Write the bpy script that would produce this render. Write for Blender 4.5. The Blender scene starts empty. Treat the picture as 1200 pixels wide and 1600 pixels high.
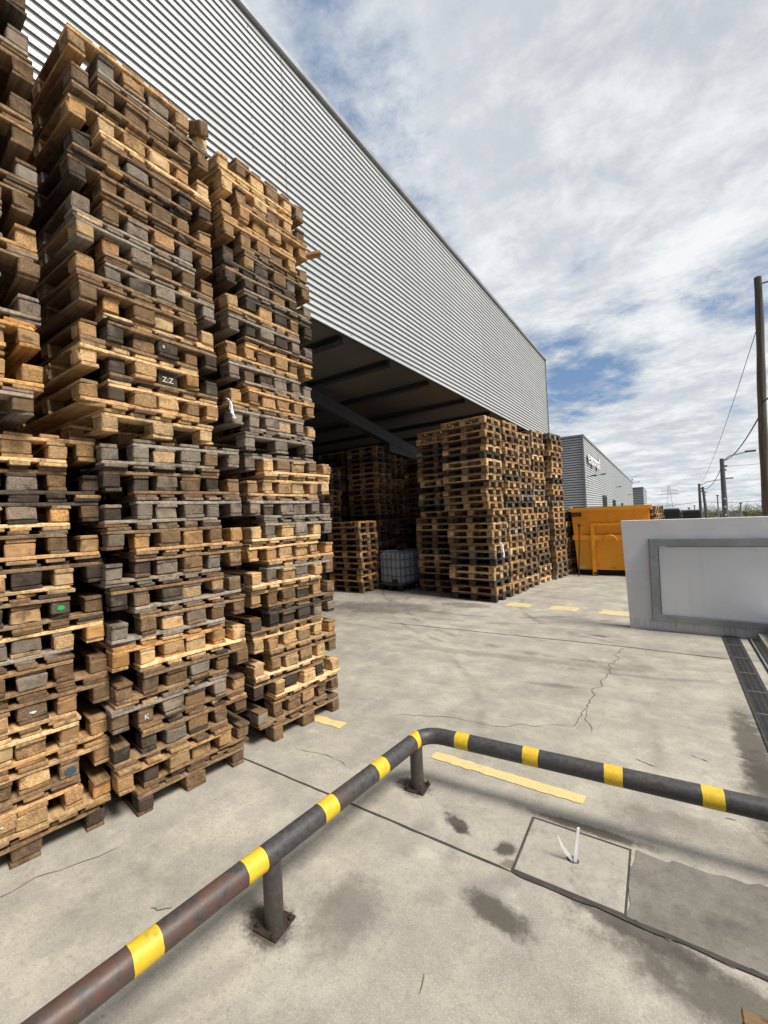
import bpy, bmesh, math, random
from mathutils import Vector, Matrix, noise as mnoise
R = math.radians
rnd = random.Random(7)
S = bpy.context.scene
COL = S.collection

# ---------------------------------------------------------------- camera
H = 1.95
cam_d = bpy.data.cameras.new("camera")
cam = bpy.data.objects.new("camera", cam_d); COL.objects.link(cam)
F_PX, W_PX = 661.0, 1200.0
RX = Vector((0.82879761, 0.55752064, -0.04759479))     # image right in world
RD = Vector((-0.04637607, -0.0163238, -0.99879067))    # image down in world
RF = Vector((-0.55762334, 0.83000257, 0.01232649))     # view direction
cam.matrix_world = Matrix((
    (RX.x, -RD.x, -RF.x, 0), (RX.y, -RD.y, -RF.y, 0), (RX.z, -RD.z, -RF.z, H), (0, 0, 0, 1)))
cam_d.sensor_fit = 'HORIZONTAL'; cam_d.sensor_width = 36
cam_d.lens = 36 * F_PX / W_PX
cam_d.clip_start = .05; cam_d.clip_end = 5000
S.camera = cam

def sky_dir(u, v):
    return (RX * ((u - 600) / F_PX) + RD * ((v - 800) / F_PX) + RF).normalized()

# ---------------------------------------------------------------- node helper
class NT:
    def __init__(s, tree): s.t = tree; s.n = tree.nodes; s.l = tree.links
    def add(s, typ, **kw):
        n = s.n.new(typ)
        for k, v in kw.items(): setattr(n, k, v)
        return n
    def put(s, sock, v):
        if hasattr(v, 'is_output'): s.l.new(v, sock)
        elif v is not None:
            if isinstance(v, (tuple, list)) and len(v) == 3 and sock.type == 'RGBA': v = (*v, 1)
            sock.default_value = v
    def m(s, op, a, b=None, c=None, clamp=False):
        n = s.add('ShaderNodeMath', operation=op, use_clamp=clamp)
        s.put(n.inputs[0], a); s.put(n.inputs[1], b)
        if c is not None: s.put(n.inputs[2], c)
        return n.outputs[0]
    def vm(s, op, a, b=None):
        n = s.add('ShaderNodeVectorMath', operation=op)
        s.put(n.inputs[0], a)
        if b is not None: s.put(n.inputs[1], b)
        return n.outputs['Value'] if op in ('DOT_PRODUCT', 'LENGTH', 'DISTANCE') else n.outputs[0]
    def noise(s, vec, scale, detail=4, rough=.55, dist=0, out='Fac'):
        n = s.add('ShaderNodeTexNoise'); s.put(n.inputs['Vector'], vec)
        n.inputs['Scale'].default_value = scale; n.inputs['Detail'].default_value = detail
        n.inputs['Roughness'].default_value = rough; n.inputs['Distortion'].default_value = dist
        return n.outputs[out]
    def voro(s, vec, scale, feat='F1', out='Distance'):
        n = s.add('ShaderNodeTexVoronoi', feature=feat); s.put(n.inputs['Vector'], vec)
        n.inputs['Scale'].default_value = scale
        return n.outputs[out]
    def rng(s, v, a, b, c=0., d=1., smooth=True):
        n = s.add('ShaderNodeMapRange'); n.interpolation_type = 'SMOOTHSTEP' if smooth else 'LINEAR'
        s.put(n.inputs[0], v)
        for i, x in zip((1, 2, 3, 4), (a, b, c, d)): n.inputs[i].default_value = x
        return n.outputs[0]
    def mix(s, f, a, b, blend='MIX'):
        n = s.add('ShaderNodeMix', data_type='RGBA', blend_type=blend)
        s.put(n.inputs[0], f); s.put(n.inputs[6], a); s.put(n.inputs[7], b)
        return n.outputs[2]
    def mapping(s, vec, scale=(1, 1, 1), loc=(0, 0, 0), rot=(0, 0, 0)):
        n = s.add('ShaderNodeMapping'); s.put(n.inputs[0], vec)
        n.inputs['Location'].default_value = loc; n.inputs['Rotation'].default_value = rot
        n.inputs['Scale'].default_value = scale
        return n.outputs[0]
    def bump(s, h, strength=.3, dist=.01):
        n = s.add('ShaderNodeBump'); s.put(n.inputs['Height'], h)
        n.inputs['Strength'].default_value = strength; n.inputs['Distance'].default_value = dist
        return n.outputs[0]

# ---------------------------------------------------------------- sky, sun, exposure
SUN_AZ, SUN_EL = 91, 53            # azimuth clockwise from +Y (the facade direction)
w = bpy.data.worlds.new("World"); S.world = w; w.use_nodes = True
T = NT(w.node_tree); T.n.clear()
sky = T.add('ShaderNodeTexSky', sky_type='NISHITA'); sky.sun_disc = False
sky.sun_elevation = R(SUN_EL); sky.sun_rotation = R(SUN_AZ); sky.ozone_density = 2.0
tc = T.add('ShaderNodeTexCoord')
d = T.vm('NORMALIZE', tc.outputs['Generated'])
sep = T.add('ShaderNodeSeparateXYZ'); T.put(sep.inputs[0], d)
zz = T.m('MAXIMUM', sep.outputs[2], 0.0)
den = T.m('ADD', zz, .14)
cmb = T.add('ShaderNodeCombineXYZ')
T.put(cmb.inputs[0], T.m('DIVIDE', sep.outputs[0], den)); T.put(cmb.inputs[1], T.m('DIVIDE', sep.outputs[1], den))
P = cmb.outputs[0]
warp = T.noise(P, 1.6, 3, .5, 0, 'Color')
wv = T.vm('ADD', P, T.vm('MULTIPLY', T.vm('SUBTRACT', warp, (.5, .5, .5)), (.22, .22, 0)))
n1 = T.noise(wv, 1.15, 10, .60)
n2 = T.noise(T.mapping(wv, loc=(5.2, 1.7, 0)), 3.9, 10, .66)
n3 = T.noise(T.mapping(wv, loc=(2.2, 9.7, 0)), .75, 7, .6)
cov = T.m('ADD', T.m('MULTIPLY', n1, .55), T.m('MULTIPLY', n2, .45))
for (u, v, rad, amt) in [(915, 600, .13, .11), (875, 590, .10, .07), (590, 120, .13, .05), (635, 225, .12, .065), (470, 40, .16, .055), (1085, 490, .08, .06),
                         (925, 400, .08, .05), (1010, 560, .09, .05), (690, 330, .12, .045), (1170, 470, .07, .05),
                         (1000, 200, .45, -.08), (1050, 680, .28, -.08), (1100, 60, .4, -.06), (780, 420, .16, -.06), (760, 100, .3, -.05)]:
    dd = T.vm('DISTANCE', d, tuple(sky_dir(u, v)))
    cov = T.m('SUBTRACT', cov, T.m('MULTIPLY', T.rng(dd, rad, 0., 0., 1.), amt))
mask = T.rng(cov, .36, .515)
mask = T.m('MAXIMUM', mask, T.rng(sep.outputs[2], .10, .0, 0., .75))
shade = T.m('ADD', T.m('MULTIPLY', n3, .45), T.m('MULTIPLY', n2, .55))
ccol = T.mix(T.rng(shade, .36, .60), (5.6, 6.05, 6.6), (9.6, 9.75, 9.85))
ccol = T.mix(T.rng(cov, .60, .44), ccol, (6.6, 7.1, 7.7))
skyc = T.mix(.5, sky.outputs[0], (2.3, 3.9, 6.6))
# unseen cloud behind the camera darkened to shade facing sides; glow added round the sun
ccol = T.mix(1., ccol, T.mix(T.rng(sep.outputs[1], .12, -.40), (1, 1, 1), (.21, .245, .315)), 'MULTIPLY')
sdir = (math.sin(R(SUN_AZ)) * math.cos(R(SUN_EL)), math.cos(R(SUN_AZ)) * math.cos(R(SUN_EL)), math.sin(R(SUN_EL)))
ccol = T.mix(1., ccol, T.mix(T.rng(T.vm('DOT_PRODUCT', d, sdir), .72, 1.0), (1, 1, 1), (2.6, 2.5, 2.3)), 'MULTIPLY')
col = T.mix(mask, skyc, ccol)
bg = T.add('ShaderNodeBackground'); T.put(bg.inputs[0], col); bg.inputs[1].default_value = .086
wo = T.add('ShaderNodeOutputWorld'); T.l.new(bg.outputs[0], wo.inputs[0])

sd = bpy.data.lights.new("sun", 'SUN'); sun = bpy.data.objects.new("sun", sd); COL.objects.link(sun)
sd.energy = 4.3; sd.angle = R(18); sd.color = (1, .94, .84)
sv = Vector((math.sin(R(SUN_AZ)) * math.cos(R(SUN_EL)), math.cos(R(SUN_AZ)) * math.cos(R(SUN_EL)), math.sin(R(SUN_EL))))
sun.rotation_euler = sv.to_track_quat('Z', 'Y').to_euler(); sun.location = (20, 10, 30)
S.view_settings.view_transform = 'Standard'; S.view_settings.look = 'None'
S.view_settings.exposure = .16; S.view_settings.gamma = 1; S.view_settings.use_curve_mapping = False

# ---------------------------------------------------------------- materials
MATS = {}
def new_mat(name):
    m = bpy.data.materials.new(name); m.use_nodes = True
    t = NT(m.node_tree); t.n.clear()
    b = t.add('ShaderNodeBsdfPrincipled'); o = t.add('ShaderNodeOutputMaterial')
    t.l.new(b.outputs[0], o.inputs[0]); MATS[name] = m
    t.b = b; t.bc = b.inputs['Base Color']; t.ro = b.inputs['Roughness']; t.me = b.inputs['Metallic']; t.no = b.inputs['Normal']
    return m, t
def obj_co(t): return t.add('ShaderNodeTexCoord').outputs['Object']

def paint_mat(name, color, rough=.5, metal=0., var=.12, scale=3., dirt=None, dirt_amt=.4, bump=.0, dscale=1.5):
    m, t = new_mat(name); co = obj_co(t)
    n = t.noise(co, scale, 6, .6)
    c = t.mix(t.rng(n, .3, .7, 0, 1), tuple(x * (1 - var) for x in color), tuple(min(1, x * (1 + var)) for x in color))
    if dirt:
        k = t.m('MULTIPLY', t.rng(t.noise(co, dscale, 8, .68), .50, .72), dirt_amt)
        c = t.mix(k, c, dirt)
    t.put(t.bc, c); t.put(t.ro, t.rng(n, .2, .8, rough - .08, rough + .1)); t.me.default_value = metal
    if bump: t.put(t.no, t.bump(t.noise(co, 60, 5, .6), bump, .004))
    return m

def wood_mat(name, block=False):
    m, t = new_mat(name); oi = t.add('ShaderNodeObjectInfo')
    co = t.vm('ADD', obj_co(t), t.vm('SCALE', (37., 19., 53.))) if False else obj_co(t)
    off = t.add('ShaderNodeCombineXYZ')
    for i, k in enumerate((37., 91., 53.)): t.put(off.inputs[i], t.m('MULTIPLY', oi.outputs['Random'], k))
    co = t.vm('ADD', co, off.outputs[0])
    base = oi.outputs['Color']
    if not block:
        g = t.noise(t.mapping(co, (2.2, 60, 60)), 1.0, 7, .62, .6)
        g2 = t.noise(t.mapping(co, (.8, 14, 14)), 1.0, 4, .6, 1.2)
        k = t.m('ADD', t.m('MULTIPLY', g, .6), t.m('MULTIPLY', g2, .4))
        c = t.mix(t.rng(k, .30, .72), t.mix(1., base, (.50, .46, .42), 'MULTIPLY'), t.mix(1., base, (1.35, 1.32, 1.28), 'MULTIPLY'))
        h = k
    else:
        chips = t.voro(t.mapping(co, (1, 1, 1.6)), 150, 'F1', 'Color')
        sp = t.add('ShaderNodeSeparateColor'); t.put(sp.inputs[0], chips)
        sp2 = t.noise(co, 130, 4, .7)
        chipv = t.m('ADD', t.m('MULTIPLY', sp.outputs[0], .40), t.m('MULTIPLY', sp2, .62))
        ringv = t.m('ADD', t.m('MULTIPLY', t.noise(t.mapping(co, (6, 6, 55)), 1.3, 7, .65, 1.5), .6), t.m('MULTIPLY', t.noise(co, 16, 5, .6), .4))
        isr = t.m('GREATER_THAN', t.m('FRACT', t.m('MULTIPLY', oi.outputs['Random'], 7.31)), .55)
        k = t.m('ADD', t.m('MULTIPLY', chipv, t.m('SUBTRACT', 1., isr)), t.m('MULTIPLY', ringv, isr))
        c = t.mix(t.rng(k, .26, .78), t.mix(1., base, (.58, .54, .49), 'MULTIPLY'), t.mix(1., base, (1.30, 1.27, 1.22), 'MULTIPLY'))
        h = k
    # grime: irregular dark blotches and grey weathering, fixed to the wood
    bl = t.noise(co, 9, 7, .66)
    c = t.mix(t.m('MULTIPLY', t.rng(bl, .48, .72), .72), c, (.030, .023, .018))
    gy = t.noise(t.mapping(co, (3, 9, 9), (4, 4, 4)), 1.0, 6, .6)
    c = t.mix(t.m('MULTIPLY', t.rng(gy, .50, .75), .38), c, (.25, .215, .18))
    t.put(t.bc, c); t.ro.default_value = .85; t.b.inputs['Specular IOR Level'].default_value = .2
    t.put(t.no, t.bump(t.m('ADD', h, t.m('MULTIPLY', bl, .8)), .55, .006))
    return m
M_BOARD = wood_mat("weathered_board"); M_BLOCK = wood_mat("pressed_block", True)

def far_wood():
    m, t = new_mat("stacked_wood"); oi = t.add('ShaderNodeObjectInfo')
    at = t.add('ShaderNodeAttribute', attribute_name='tone')
    co = obj_co(t)
    c = t.mix(1., oi.outputs['Color'], at.outputs['Color'], 'MULTIPLY')
    n = t.noise(t.mapping(co, (6, 6, 20)), 1.5, 6, .65)
    c = t.mix(1., c, t.mix(t.rng(n, .3, .7), (.45, .43, .40), (1.2, 1.16, 1.1)), 'MULTIPLY')
    t.put(t.bc, c); t.ro.default_value = .85
    return m
M_FARWOOD = far_wood()

# ground: concrete with stains, streaks and speckle (all in world metres)
def blob(t, co, cx, cy, rx, ry, ang, edge=.35, nscale=6, namp=1.0):
    v = t.mapping(co, (1, 1, 0), (0, 0, 0)); v = t.vm('SUBTRACT', v, (cx, cy, 0))
    n = t.add('ShaderNodeVectorRotate', rotation_type='Z_AXIS'); t.put(n.inputs['Vector'], v); n.inputs['Angle'].default_value = -R(ang)
    v = t.vm('DIVIDE', n.outputs[0], (rx, ry, 1)); dd = t.vm('LENGTH', v)
    dd = t.m('ADD', dd, t.m('MULTIPLY', t.m('SUBTRACT', t.noise(co, nscale * 1.5, 8, .72), .5), namp * 2))
    return t.rng(dd, 1 + edge, 1 - edge, 0., 1.)

def ground_mat():
    m, t = new_mat("yard_concrete"); co = obj_co(t)
    big = t.noise(co, .45, 6, .6); mid = t.noise(co, 2.6, 8, .66); fine = t.noise(co, 38, 6, .7); grit = t.noise(co, 140, 3, .7)
    streak = t.noise(t.mapping(co, (.35, 3.6, 1)), 1.0, 7, .62, .5)
    c = t.mix(t.rng(big, .3, .7), (.325, .306, .266), (.435, .408, .350))
    c = t.mix(t.rng(mid, .32, .72), t.mix(1., c, (.74, .74, .75), 'MULTIPLY'), t.mix(1., c, (1.12, 1.11, 1.08), 'MULTIPLY'))
    sep = t.add('ShaderNodeSeparateXYZ'); t.put(sep.inputs[0], co)
    yard = t.rng(sep.outputs[1], 2.6, 4.2)
    c = t.mix(t.m('MULTIPLY', t.m('MULTIPLY', t.rng(streak, .48, .76), yard), .30), c, (.185, .165, .135))
    st2 = t.noise(t.mapping(co, (.5, 6, 1), (3, 8, 0)), 1.0, 6, .6, .8)
    c = t.mix(t.m('MULTIPLY', t.m('MULTIPLY', t.rng(st2, .52, .72), yard), .4), c, (.50, .455, .36))
    # aggregate
    c = t.mix(t.m('MULTIPLY', t.rng(fine, .48, .68), .38), c, (.19, .175, .15))
    c = t.mix(t.m('MULTIPLY', t.rng(grit, .50, .68), .40), c, (.66, .62, .53))
    c = t.mix(t.m('MULTIPLY', t.rng(t.noise(t.mapping(co, (1, 1, 1), (9, 3, 0)), 70, 3, .7), .57, .68), t.m('MULTIPLY', t.rng(mid, .35, .65), .6)), c, (.13, .12, .10))
    patch = t.noise(co, 1.15, 7, .68)
    c = t.mix(t.m('MULTIPLY', t.rng(patch, .52, .74), .50), c, (.165, .152, .132))
    mott = t.noise(t.mapping(co, (1, 1, 1), (7, 2, 0)), 6.5, 9, .74)
    c = t.mix(t.m('MULTIPLY', t.rng(mott, .52, .70), .42), c, (.19, .175, .15))
    c = t.mix(t.m('MULTIPLY', t.rng(t.noise(t.mapping(co, (1, 1, 1), (1, 8, 0)), 3.1, 8, .7), .55, .72), .35), c, (.62, .585, .50))
    # oil, damp and dirt stains, plus dark blotches by drain, rail and hall front
    S_ = [(-1.20, 2.44, .10, .045, -25, .9, 14), (-1.15, 2.40, .05, .03, 0, .9, 14), (-.87, 2.39, .06, .05, 40, .9, 16), (-.82, 2.30, .05, .03, 20, .6, 16),
          (-.78, 1.98, .17, .075, -10, .85, 8), (-1.44, 1.60, .17, .20, 0, .42, 5), (-1.70, 1.36, .13, .10, 0, .95, 12), (-1.62, 2.62, .12, .09, 0, .9, 12),
          (-1.80, 1.86, .30, .09, 60, .22, 5), (.30, 2.05, .62, .13, -8, .75, 5), (-.20, 2.22, .30, .05, -6, .8, 9), (-.50, 2.79, .34, .035, 2, .85, 9),
          (.46, 4.35, .10, .75, 0, .80, 5), (.48, 3.6, .14, .6, 0, .75, 5), (.1, 3.1, .5, .12, 5, .35, 5),
          (-5.2, 7.6, 1.4, .5, 8, .55, 2), (-7.5, 7.0, 2.5, .7, 0, .4, 2), (-3.7, 8.4, .5, .25, 0, .5, 4), (-2.0, 5.6, 1.6, .10, 6, .3, 3),
          (-1.2, 4.9, .25, .05, 10, .4, 6), (-2.35, 1.25, .5, .22, 60, .15, 4), (-1.0, 1.0, .7, .25, 20, .22, 3), (.1, 1.4, .35, .3, 0, .25, 4), (-.95, 7.1, .12, .04, 0, .8, 8)]
    for (cx, cy, rx, ry, a, k, ns) in S_:
        c = t.mix(t.m('MULTIPLY', blob(t, co, cx, cy, rx, ry, a, .4, ns), k), c, (.060, .053, .044))
    # tyre arcs in the turning area
    for (cx, cy, r0, wd, k) in [(-1.2, 10.2, 4.4, .10, .55), (-1.2, 10.2, 4.75, .07, .45), (-4.9, 2.6, 3.6, .09, .30), (.2, 9.6, 3.0, .08, .45), (-3.0, 4.0, 2.9, .08, .25), (-3.5, 10.8, 3.3, .09, .5), (-3.5, 10.8, 3.75, .08, .4)]:
        dd = t.vm('LENGTH', t.vm('SUBTRACT', t.mapping(co, (1, 1, 0)), (cx, cy, 0)))
        dd = t.m('ADD', dd, t.m('MULTIPLY', mid, .12))
        a = t.rng(t.m('ABSOLUTE', t.m('SUBTRACT', dd, r0)), wd, 0., 0., 1.)
        a = t.m('MULTIPLY', t.m('MULTIPLY', a, t.rng(t.noise(co, 1.7, 5, .6), .40, .62)), k)
        c = t.mix(a, c, (.10, .09, .08))
    # dry earth and grass tone far beyond the yard
    c = t.mix(t.rng(sep.outputs[1], 28, 60), c, t.mix(mid, (.10, .10, .05), (.20, .17, .10)))
    t.put(t.bc, c); t.put(t.ro, t.rng(mid, .2, .8, .78, .95)); t.b.inputs['Specular IOR Level'].default_value = .25
    hh = t.m('ADD', t.m('MULTIPLY', fine, .6), t.m('MULTIPLY', grit, .35))
    t.put(t.no, t.bump(hh, .35, .006))
    return m
M_GROUND = ground_mat()

def slab_mat(name, a, b, dark=(.1, .09, .08), amt=.5):
    m, t = new_mat(name); co = obj_co(t)
    mid = t.noise(co, 5, 8, .68); fine = t.noise(co, 45, 6, .7); grit = t.noise(co, 150, 3, .7)
    c = t.mix(t.rng(mid, .3, .7), a, b)
    c = t.mix(t.m('MULTIPLY', t.rng(t.noise(co, 3.2, 8, .7), .50, .70), amt), c, dark)
    c = t.mix(t.m('MULTIPLY', t.rng(fine, .5, .7), .4), c, tuple(x * .5 for x in a))
    c = t.mix(t.m('MULTIPLY', t.rng(grit, .55, .7), .35), c, tuple(min(.6, x * 1.5) for x in b))
    t.put(t.bc, c); t.ro.default_value = .9; t.put(t.no, t.bump(t.m('ADD', fine, grit), .4, .005))
    return m
M_SLAB = slab_mat("cover_concrete", (.30, .285, .245), (.40, .375, .32))
M_PATCH = slab_mat("trench_asphalt", (.135, .126, .11), (.215, .20, .17), (.07, .064, .056), .6)
M_KERB = slab_mat("kerb_concrete", (.34, .32, .28), (.45, .42, .36), (.14, .12, .10), .5)
M_CRACK = paint_mat("crack_dirt", (.055, .050, .043), .95, 0, .3, 8)

def worn_paint(name, color, wear_to, thr=.56, sc=9):
    m, t = new_mat(name); co = obj_co(t)
    n = t.noise(co, sc, 8, .7); f = t.noise(co, 60, 5, .7)
    c = t.mix(t.rng(f, .3, .7), tuple(x * .82 for x in color), tuple(min(1, x * 1.1) for x in color))
    c = t.mix(t.rng(t.m('ADD', t.m('MULTIPLY', n, .75), t.m('MULTIPLY', f, .25)), thr, thr + .1), c, wear_to)
    t.put(t.bc, c); t.ro.default_value = .8; return m
M_YLINE = worn_paint("faded_yellow_paint", (.64, .50, .23), (.42, .385, .30), .535, 6)
M_YSQ = worn_paint("worn_yellow_paint", (.62, .50, .24), (.43, .39, .31), .475, 5)

def rail_mat(name, a, b, rust, amt=.6, thr=.52):
    m, t = new_mat(name); co = obj_co(t)
    n = t.noise(co, 4, 8, .68); f = t.noise(t.mapping(co, (3, 3, 3)), 12, 7, .7)
    c = t.mix(t.rng(f, .3, .7), a, b)
    if name == 'black_rail_paint':
        sy_ = t.add('ShaderNodeSeparateXYZ'); t.put(sy_.inputs[0], co); amt = t.m('MULTIPLY', t.rng(sy_.outputs[1], 2.4, .9, .15, 1.), amt)
    c = t.mix(t.m('MULTIPLY', t.rng(n, thr, thr + .14), amt), c, rust)
    sc = t.noise(t.mapping(co, (1, 1, 1)), 45, 4, .7)
    c = t.mix(t.m('MULTIPLY', t.rng(sc, .62, .72), .5), c, tuple(x * 1.9 for x in b))
    t.put(t.bc, c); t.put(t.ro, t.rng(f, .2, .8, .38, .6)); t.put(t.no, t.bump(t.m('ADD', f, n), .18, .004)); return m
M_CRACK2 = paint_mat('hairline_dirt', (.13, .118, .10), .95, 0, .3, 8)
M_RAILB = rail_mat("black_rail_paint", (.030, .031, .033), (.068, .066, .065), (.105, .052, .036), .9, .47)
M_RAILY = rail_mat("yellow_rail_paint", (.60, .40, .02), (.74, .50, .035), (.16, .11, .05), .75, .57)
M_POST = rail_mat("dark_post_paint", (.040, .036, .034), (.075, .066, .060), (.10, .052, .036), .8)
M_RUST = rail_mat("rusty_plate", (.026, .020, .017), (.055, .040, .031), (.02, .015, .012), .6)

def cladding_mat(name, c0, c1, metal, rough):
    m, t = new_mat(name); co = obj_co(t)
    n = t.noise(t.mapping(co, (.4, .4, 3)), 1.2, 5, .6); v = t.noise(t.mapping(co, (1.5, 1.5, .12)), 3.0, 5, .6)
    c = t.mix(t.rng(n, .3, .7), c0, c1)
    c = t.mix(t.m('MULTIPLY', t.rng(v, .5, .75), .18), c, tuple(x * .55 for x in c0))
    sy_ = t.add('ShaderNodeSeparateXYZ'); t.put(sy_.inputs[0], co)
    sh_ = t.m('DIVIDE', t.m('ADD', sy_.outputs[1], t.m('MULTIPLY', sy_.outputs[0], 1.)), 4.0)
    wn = t.add('ShaderNodeTexWhiteNoise', noise_dimensions='1D'); t.put(wn.inputs['W'], t.m('FLOOR', sh_))
    c = t.mix(t.m('MULTIPLY', wn.outputs[0], .14), c, tuple(x * .6 for x in c0))       # each sheet weathered a little differently
    c = t.mix(t.m('MULTIPLY', t.m('LESS_THAN', t.m('FRACT', sh_), .004), .6), c, (.08, .085, .09))   # lap joints
    t.put(t.bc, c); t.me.default_value = metal; t.put(t.ro, t.rng(n, .3, .7, rough - .05, rough + .06)); return m
M_CLAD = cladding_mat("silver_cladding", (.55, .565, .58), (.61, .625, .635), .22, .42)
M_RIBSHADE = paint_mat("rib_shade_dark", (.10, .11, .113), .6, 0, .1)  # flat dark tone painting the shaded undersides of the ribs
M_CLAD2 = cladding_mat("grey_cladding", (.56, .58, .61), (.64, .66, .68), .12, .45)
M_TRIM = paint_mat("grey_trim", (.34, .36, .38), .45, .5, .08)
M_TRIMD = paint_mat("dark_trim", (.20, .22, .24), .5, .3, .08)
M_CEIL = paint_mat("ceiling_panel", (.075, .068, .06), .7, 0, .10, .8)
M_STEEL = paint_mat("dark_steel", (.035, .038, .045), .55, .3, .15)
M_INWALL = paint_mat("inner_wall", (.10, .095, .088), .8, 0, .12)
M_GLASS = paint_mat("dark_window", (.02, .022, .025), .6, 0, .1); M_GLASS.node_tree.nodes['Principled BSDF'].inputs['Specular IOR Level'].default_value = .1
M_WHITE = paint_mat("white_lettering", (.86, .86, .86), .4, 0, .03)
M_LAMP = paint_mat("lamp_housing", (.06, .065, .07), .5, .2, .1)
M_CONT = paint_mat("orange_paint", (.85, .35, .010), .45, 0, .07, 1.4, (.32, .12, .02), .35, 0, 2.2)
M_CONTD = paint_mat("dark_plate", (.018, .016, .014), .6, 0, .1)
M_ORTXT = paint_mat("orange_digits", (.50, .19, .01), .6, 0, .1)
M_RUSTROD = paint_mat("rusty_rod", (.085, .030, .016), .8, .2, .3, 9)
M_LABEL = paint_mat("pale_label", (.62, .52, .34), .6, 0, .2, 20, (.4, .3, .15), .5, 0, 14)
M_DARK = paint_mat("black_void", (.012, .012, .012), .9)
M_WALLR = None
def render_mat():
    m, t = new_mat("white_render"); co = obj_co(t)
    g = t.noise(co, 120, 4, .65); n = t.noise(co, 3, 7, .6)
    c = t.mix(t.rng(n, .3, .7), (.68, .68, .70), (.75, .75, .77))
    c = t.mix(t.m('MULTIPLY', t.rng(g, .48, .70), .22), c, (.36, .36, .37))
    sep = t.add('ShaderNodeSeparateXYZ'); t.put(sep.inputs[0], co)
    drip = t.noise(t.mapping(co, (30, 1, .8)), 1.0, 4, .55)
    dz = t.m('MULTIPLY', t.rng(sep.outputs[2], -.02, .15, 0., 1.), t.rng(sep.outputs[2], .18, .15, 0., 1.))
    c = t.mix(t.m('MULTIPLY', t.m('MULTIPLY', t.rng(drip, .50, .70), dz), .6), c, (.20, .16, .13))
    t.put(t.bc, c); t.ro.default_value = .85; t.put(t.no, t.bump(g, .5, .003)); return m
M_WALLR = render_mat()
def panel_mat():
    m, t = new_mat("blank_panel"); co = obj_co(t)
    n = t.noise(co, 1.5, 5, .5); v = t.noise(t.mapping(co, (14, 1, .7)), 1.0, 4, .5)
    c = t.mix(t.rng(n, .3, .7), (.72, .73, .76), (.78, .79, .81))
    c = t.mix(t.m('MULTIPLY', t.rng(v, .5, .75), .12), c, (.45, .44, .43))
    t.put(t.bc, c); t.ro.default_value = .5; return m
M_PANEL = panel_mat()
M_ALU = paint_mat("weathered_aluminium", (.30, .32, .345), .38, .45, .14, 4, (.17, .17, .17), .45, 0, 3)
M_GRATE = paint_mat("drain_iron", (.055, .052, .055), .65, .3, .25, 12)
M_POLE = None
def pole_mat():
    m, t = new_mat("pole_wood"); co = obj_co(t)
    g = t.noise(t.mapping(co, (30, 30, .9)), 1.0, 7, .65)
    c = t.mix(t.rng(g, .3, .7), (.050, .043, .038), (.125, .108, .094))
    t.put(t.bc, c); t.ro.default_value = .9; t.put(t.no, t.bump(g, .5, .01)); return m
M_POLE = pole_mat()
M_CPOLE = paint_mat("concrete_pole", (.12, .13, .13), .85, 0, .15)
M_CABLE = paint_mat("seam_shade_black", (.02, .02, .022), .6)
M_GALV = paint_mat("galvanised_steel", (.30, .32, .34), .5, .5, .1)
M_TANK = paint_mat("milky_plastic", (.38, .42, .48), .45, 0, .06)
M_CAGE = paint_mat("tank_cage", (.20, .21, .22), .5, .6, .1)
M_GREEN = worn_paint("green_spray", (.02, .42, .09), (.05, .15, .05), .60, 40)
M_CHALK = worn_paint("white_chalk", (.70, .70, .68), (.3, .28, .26), .62, 60)
M_PLASTIC = paint_mat("white_film", (.74, .75, .77), .35, 0, .1)
M_BLUE = worn_paint("blue_paint", (.03, .085, .13), (.07, .07, .065), .48, 18)
M_YTIE = paint_mat("yellow_tie", (.75, .55, .05), .5)
M_TRUNK = paint_mat("bark", (.09, .07, .05), .9)
def leaf_mat():
    m, t = new_mat("leaves"); at = t.add('ShaderNodeAttribute', attribute_name='tone')
    c = t.mix(1., (.065, .085, .028), at.outputs['Color'], 'MULTIPLY')
    t.put(t.bc, c); t.ro.default_value = .7; return m
M_LEAF = leaf_mat()

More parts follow.
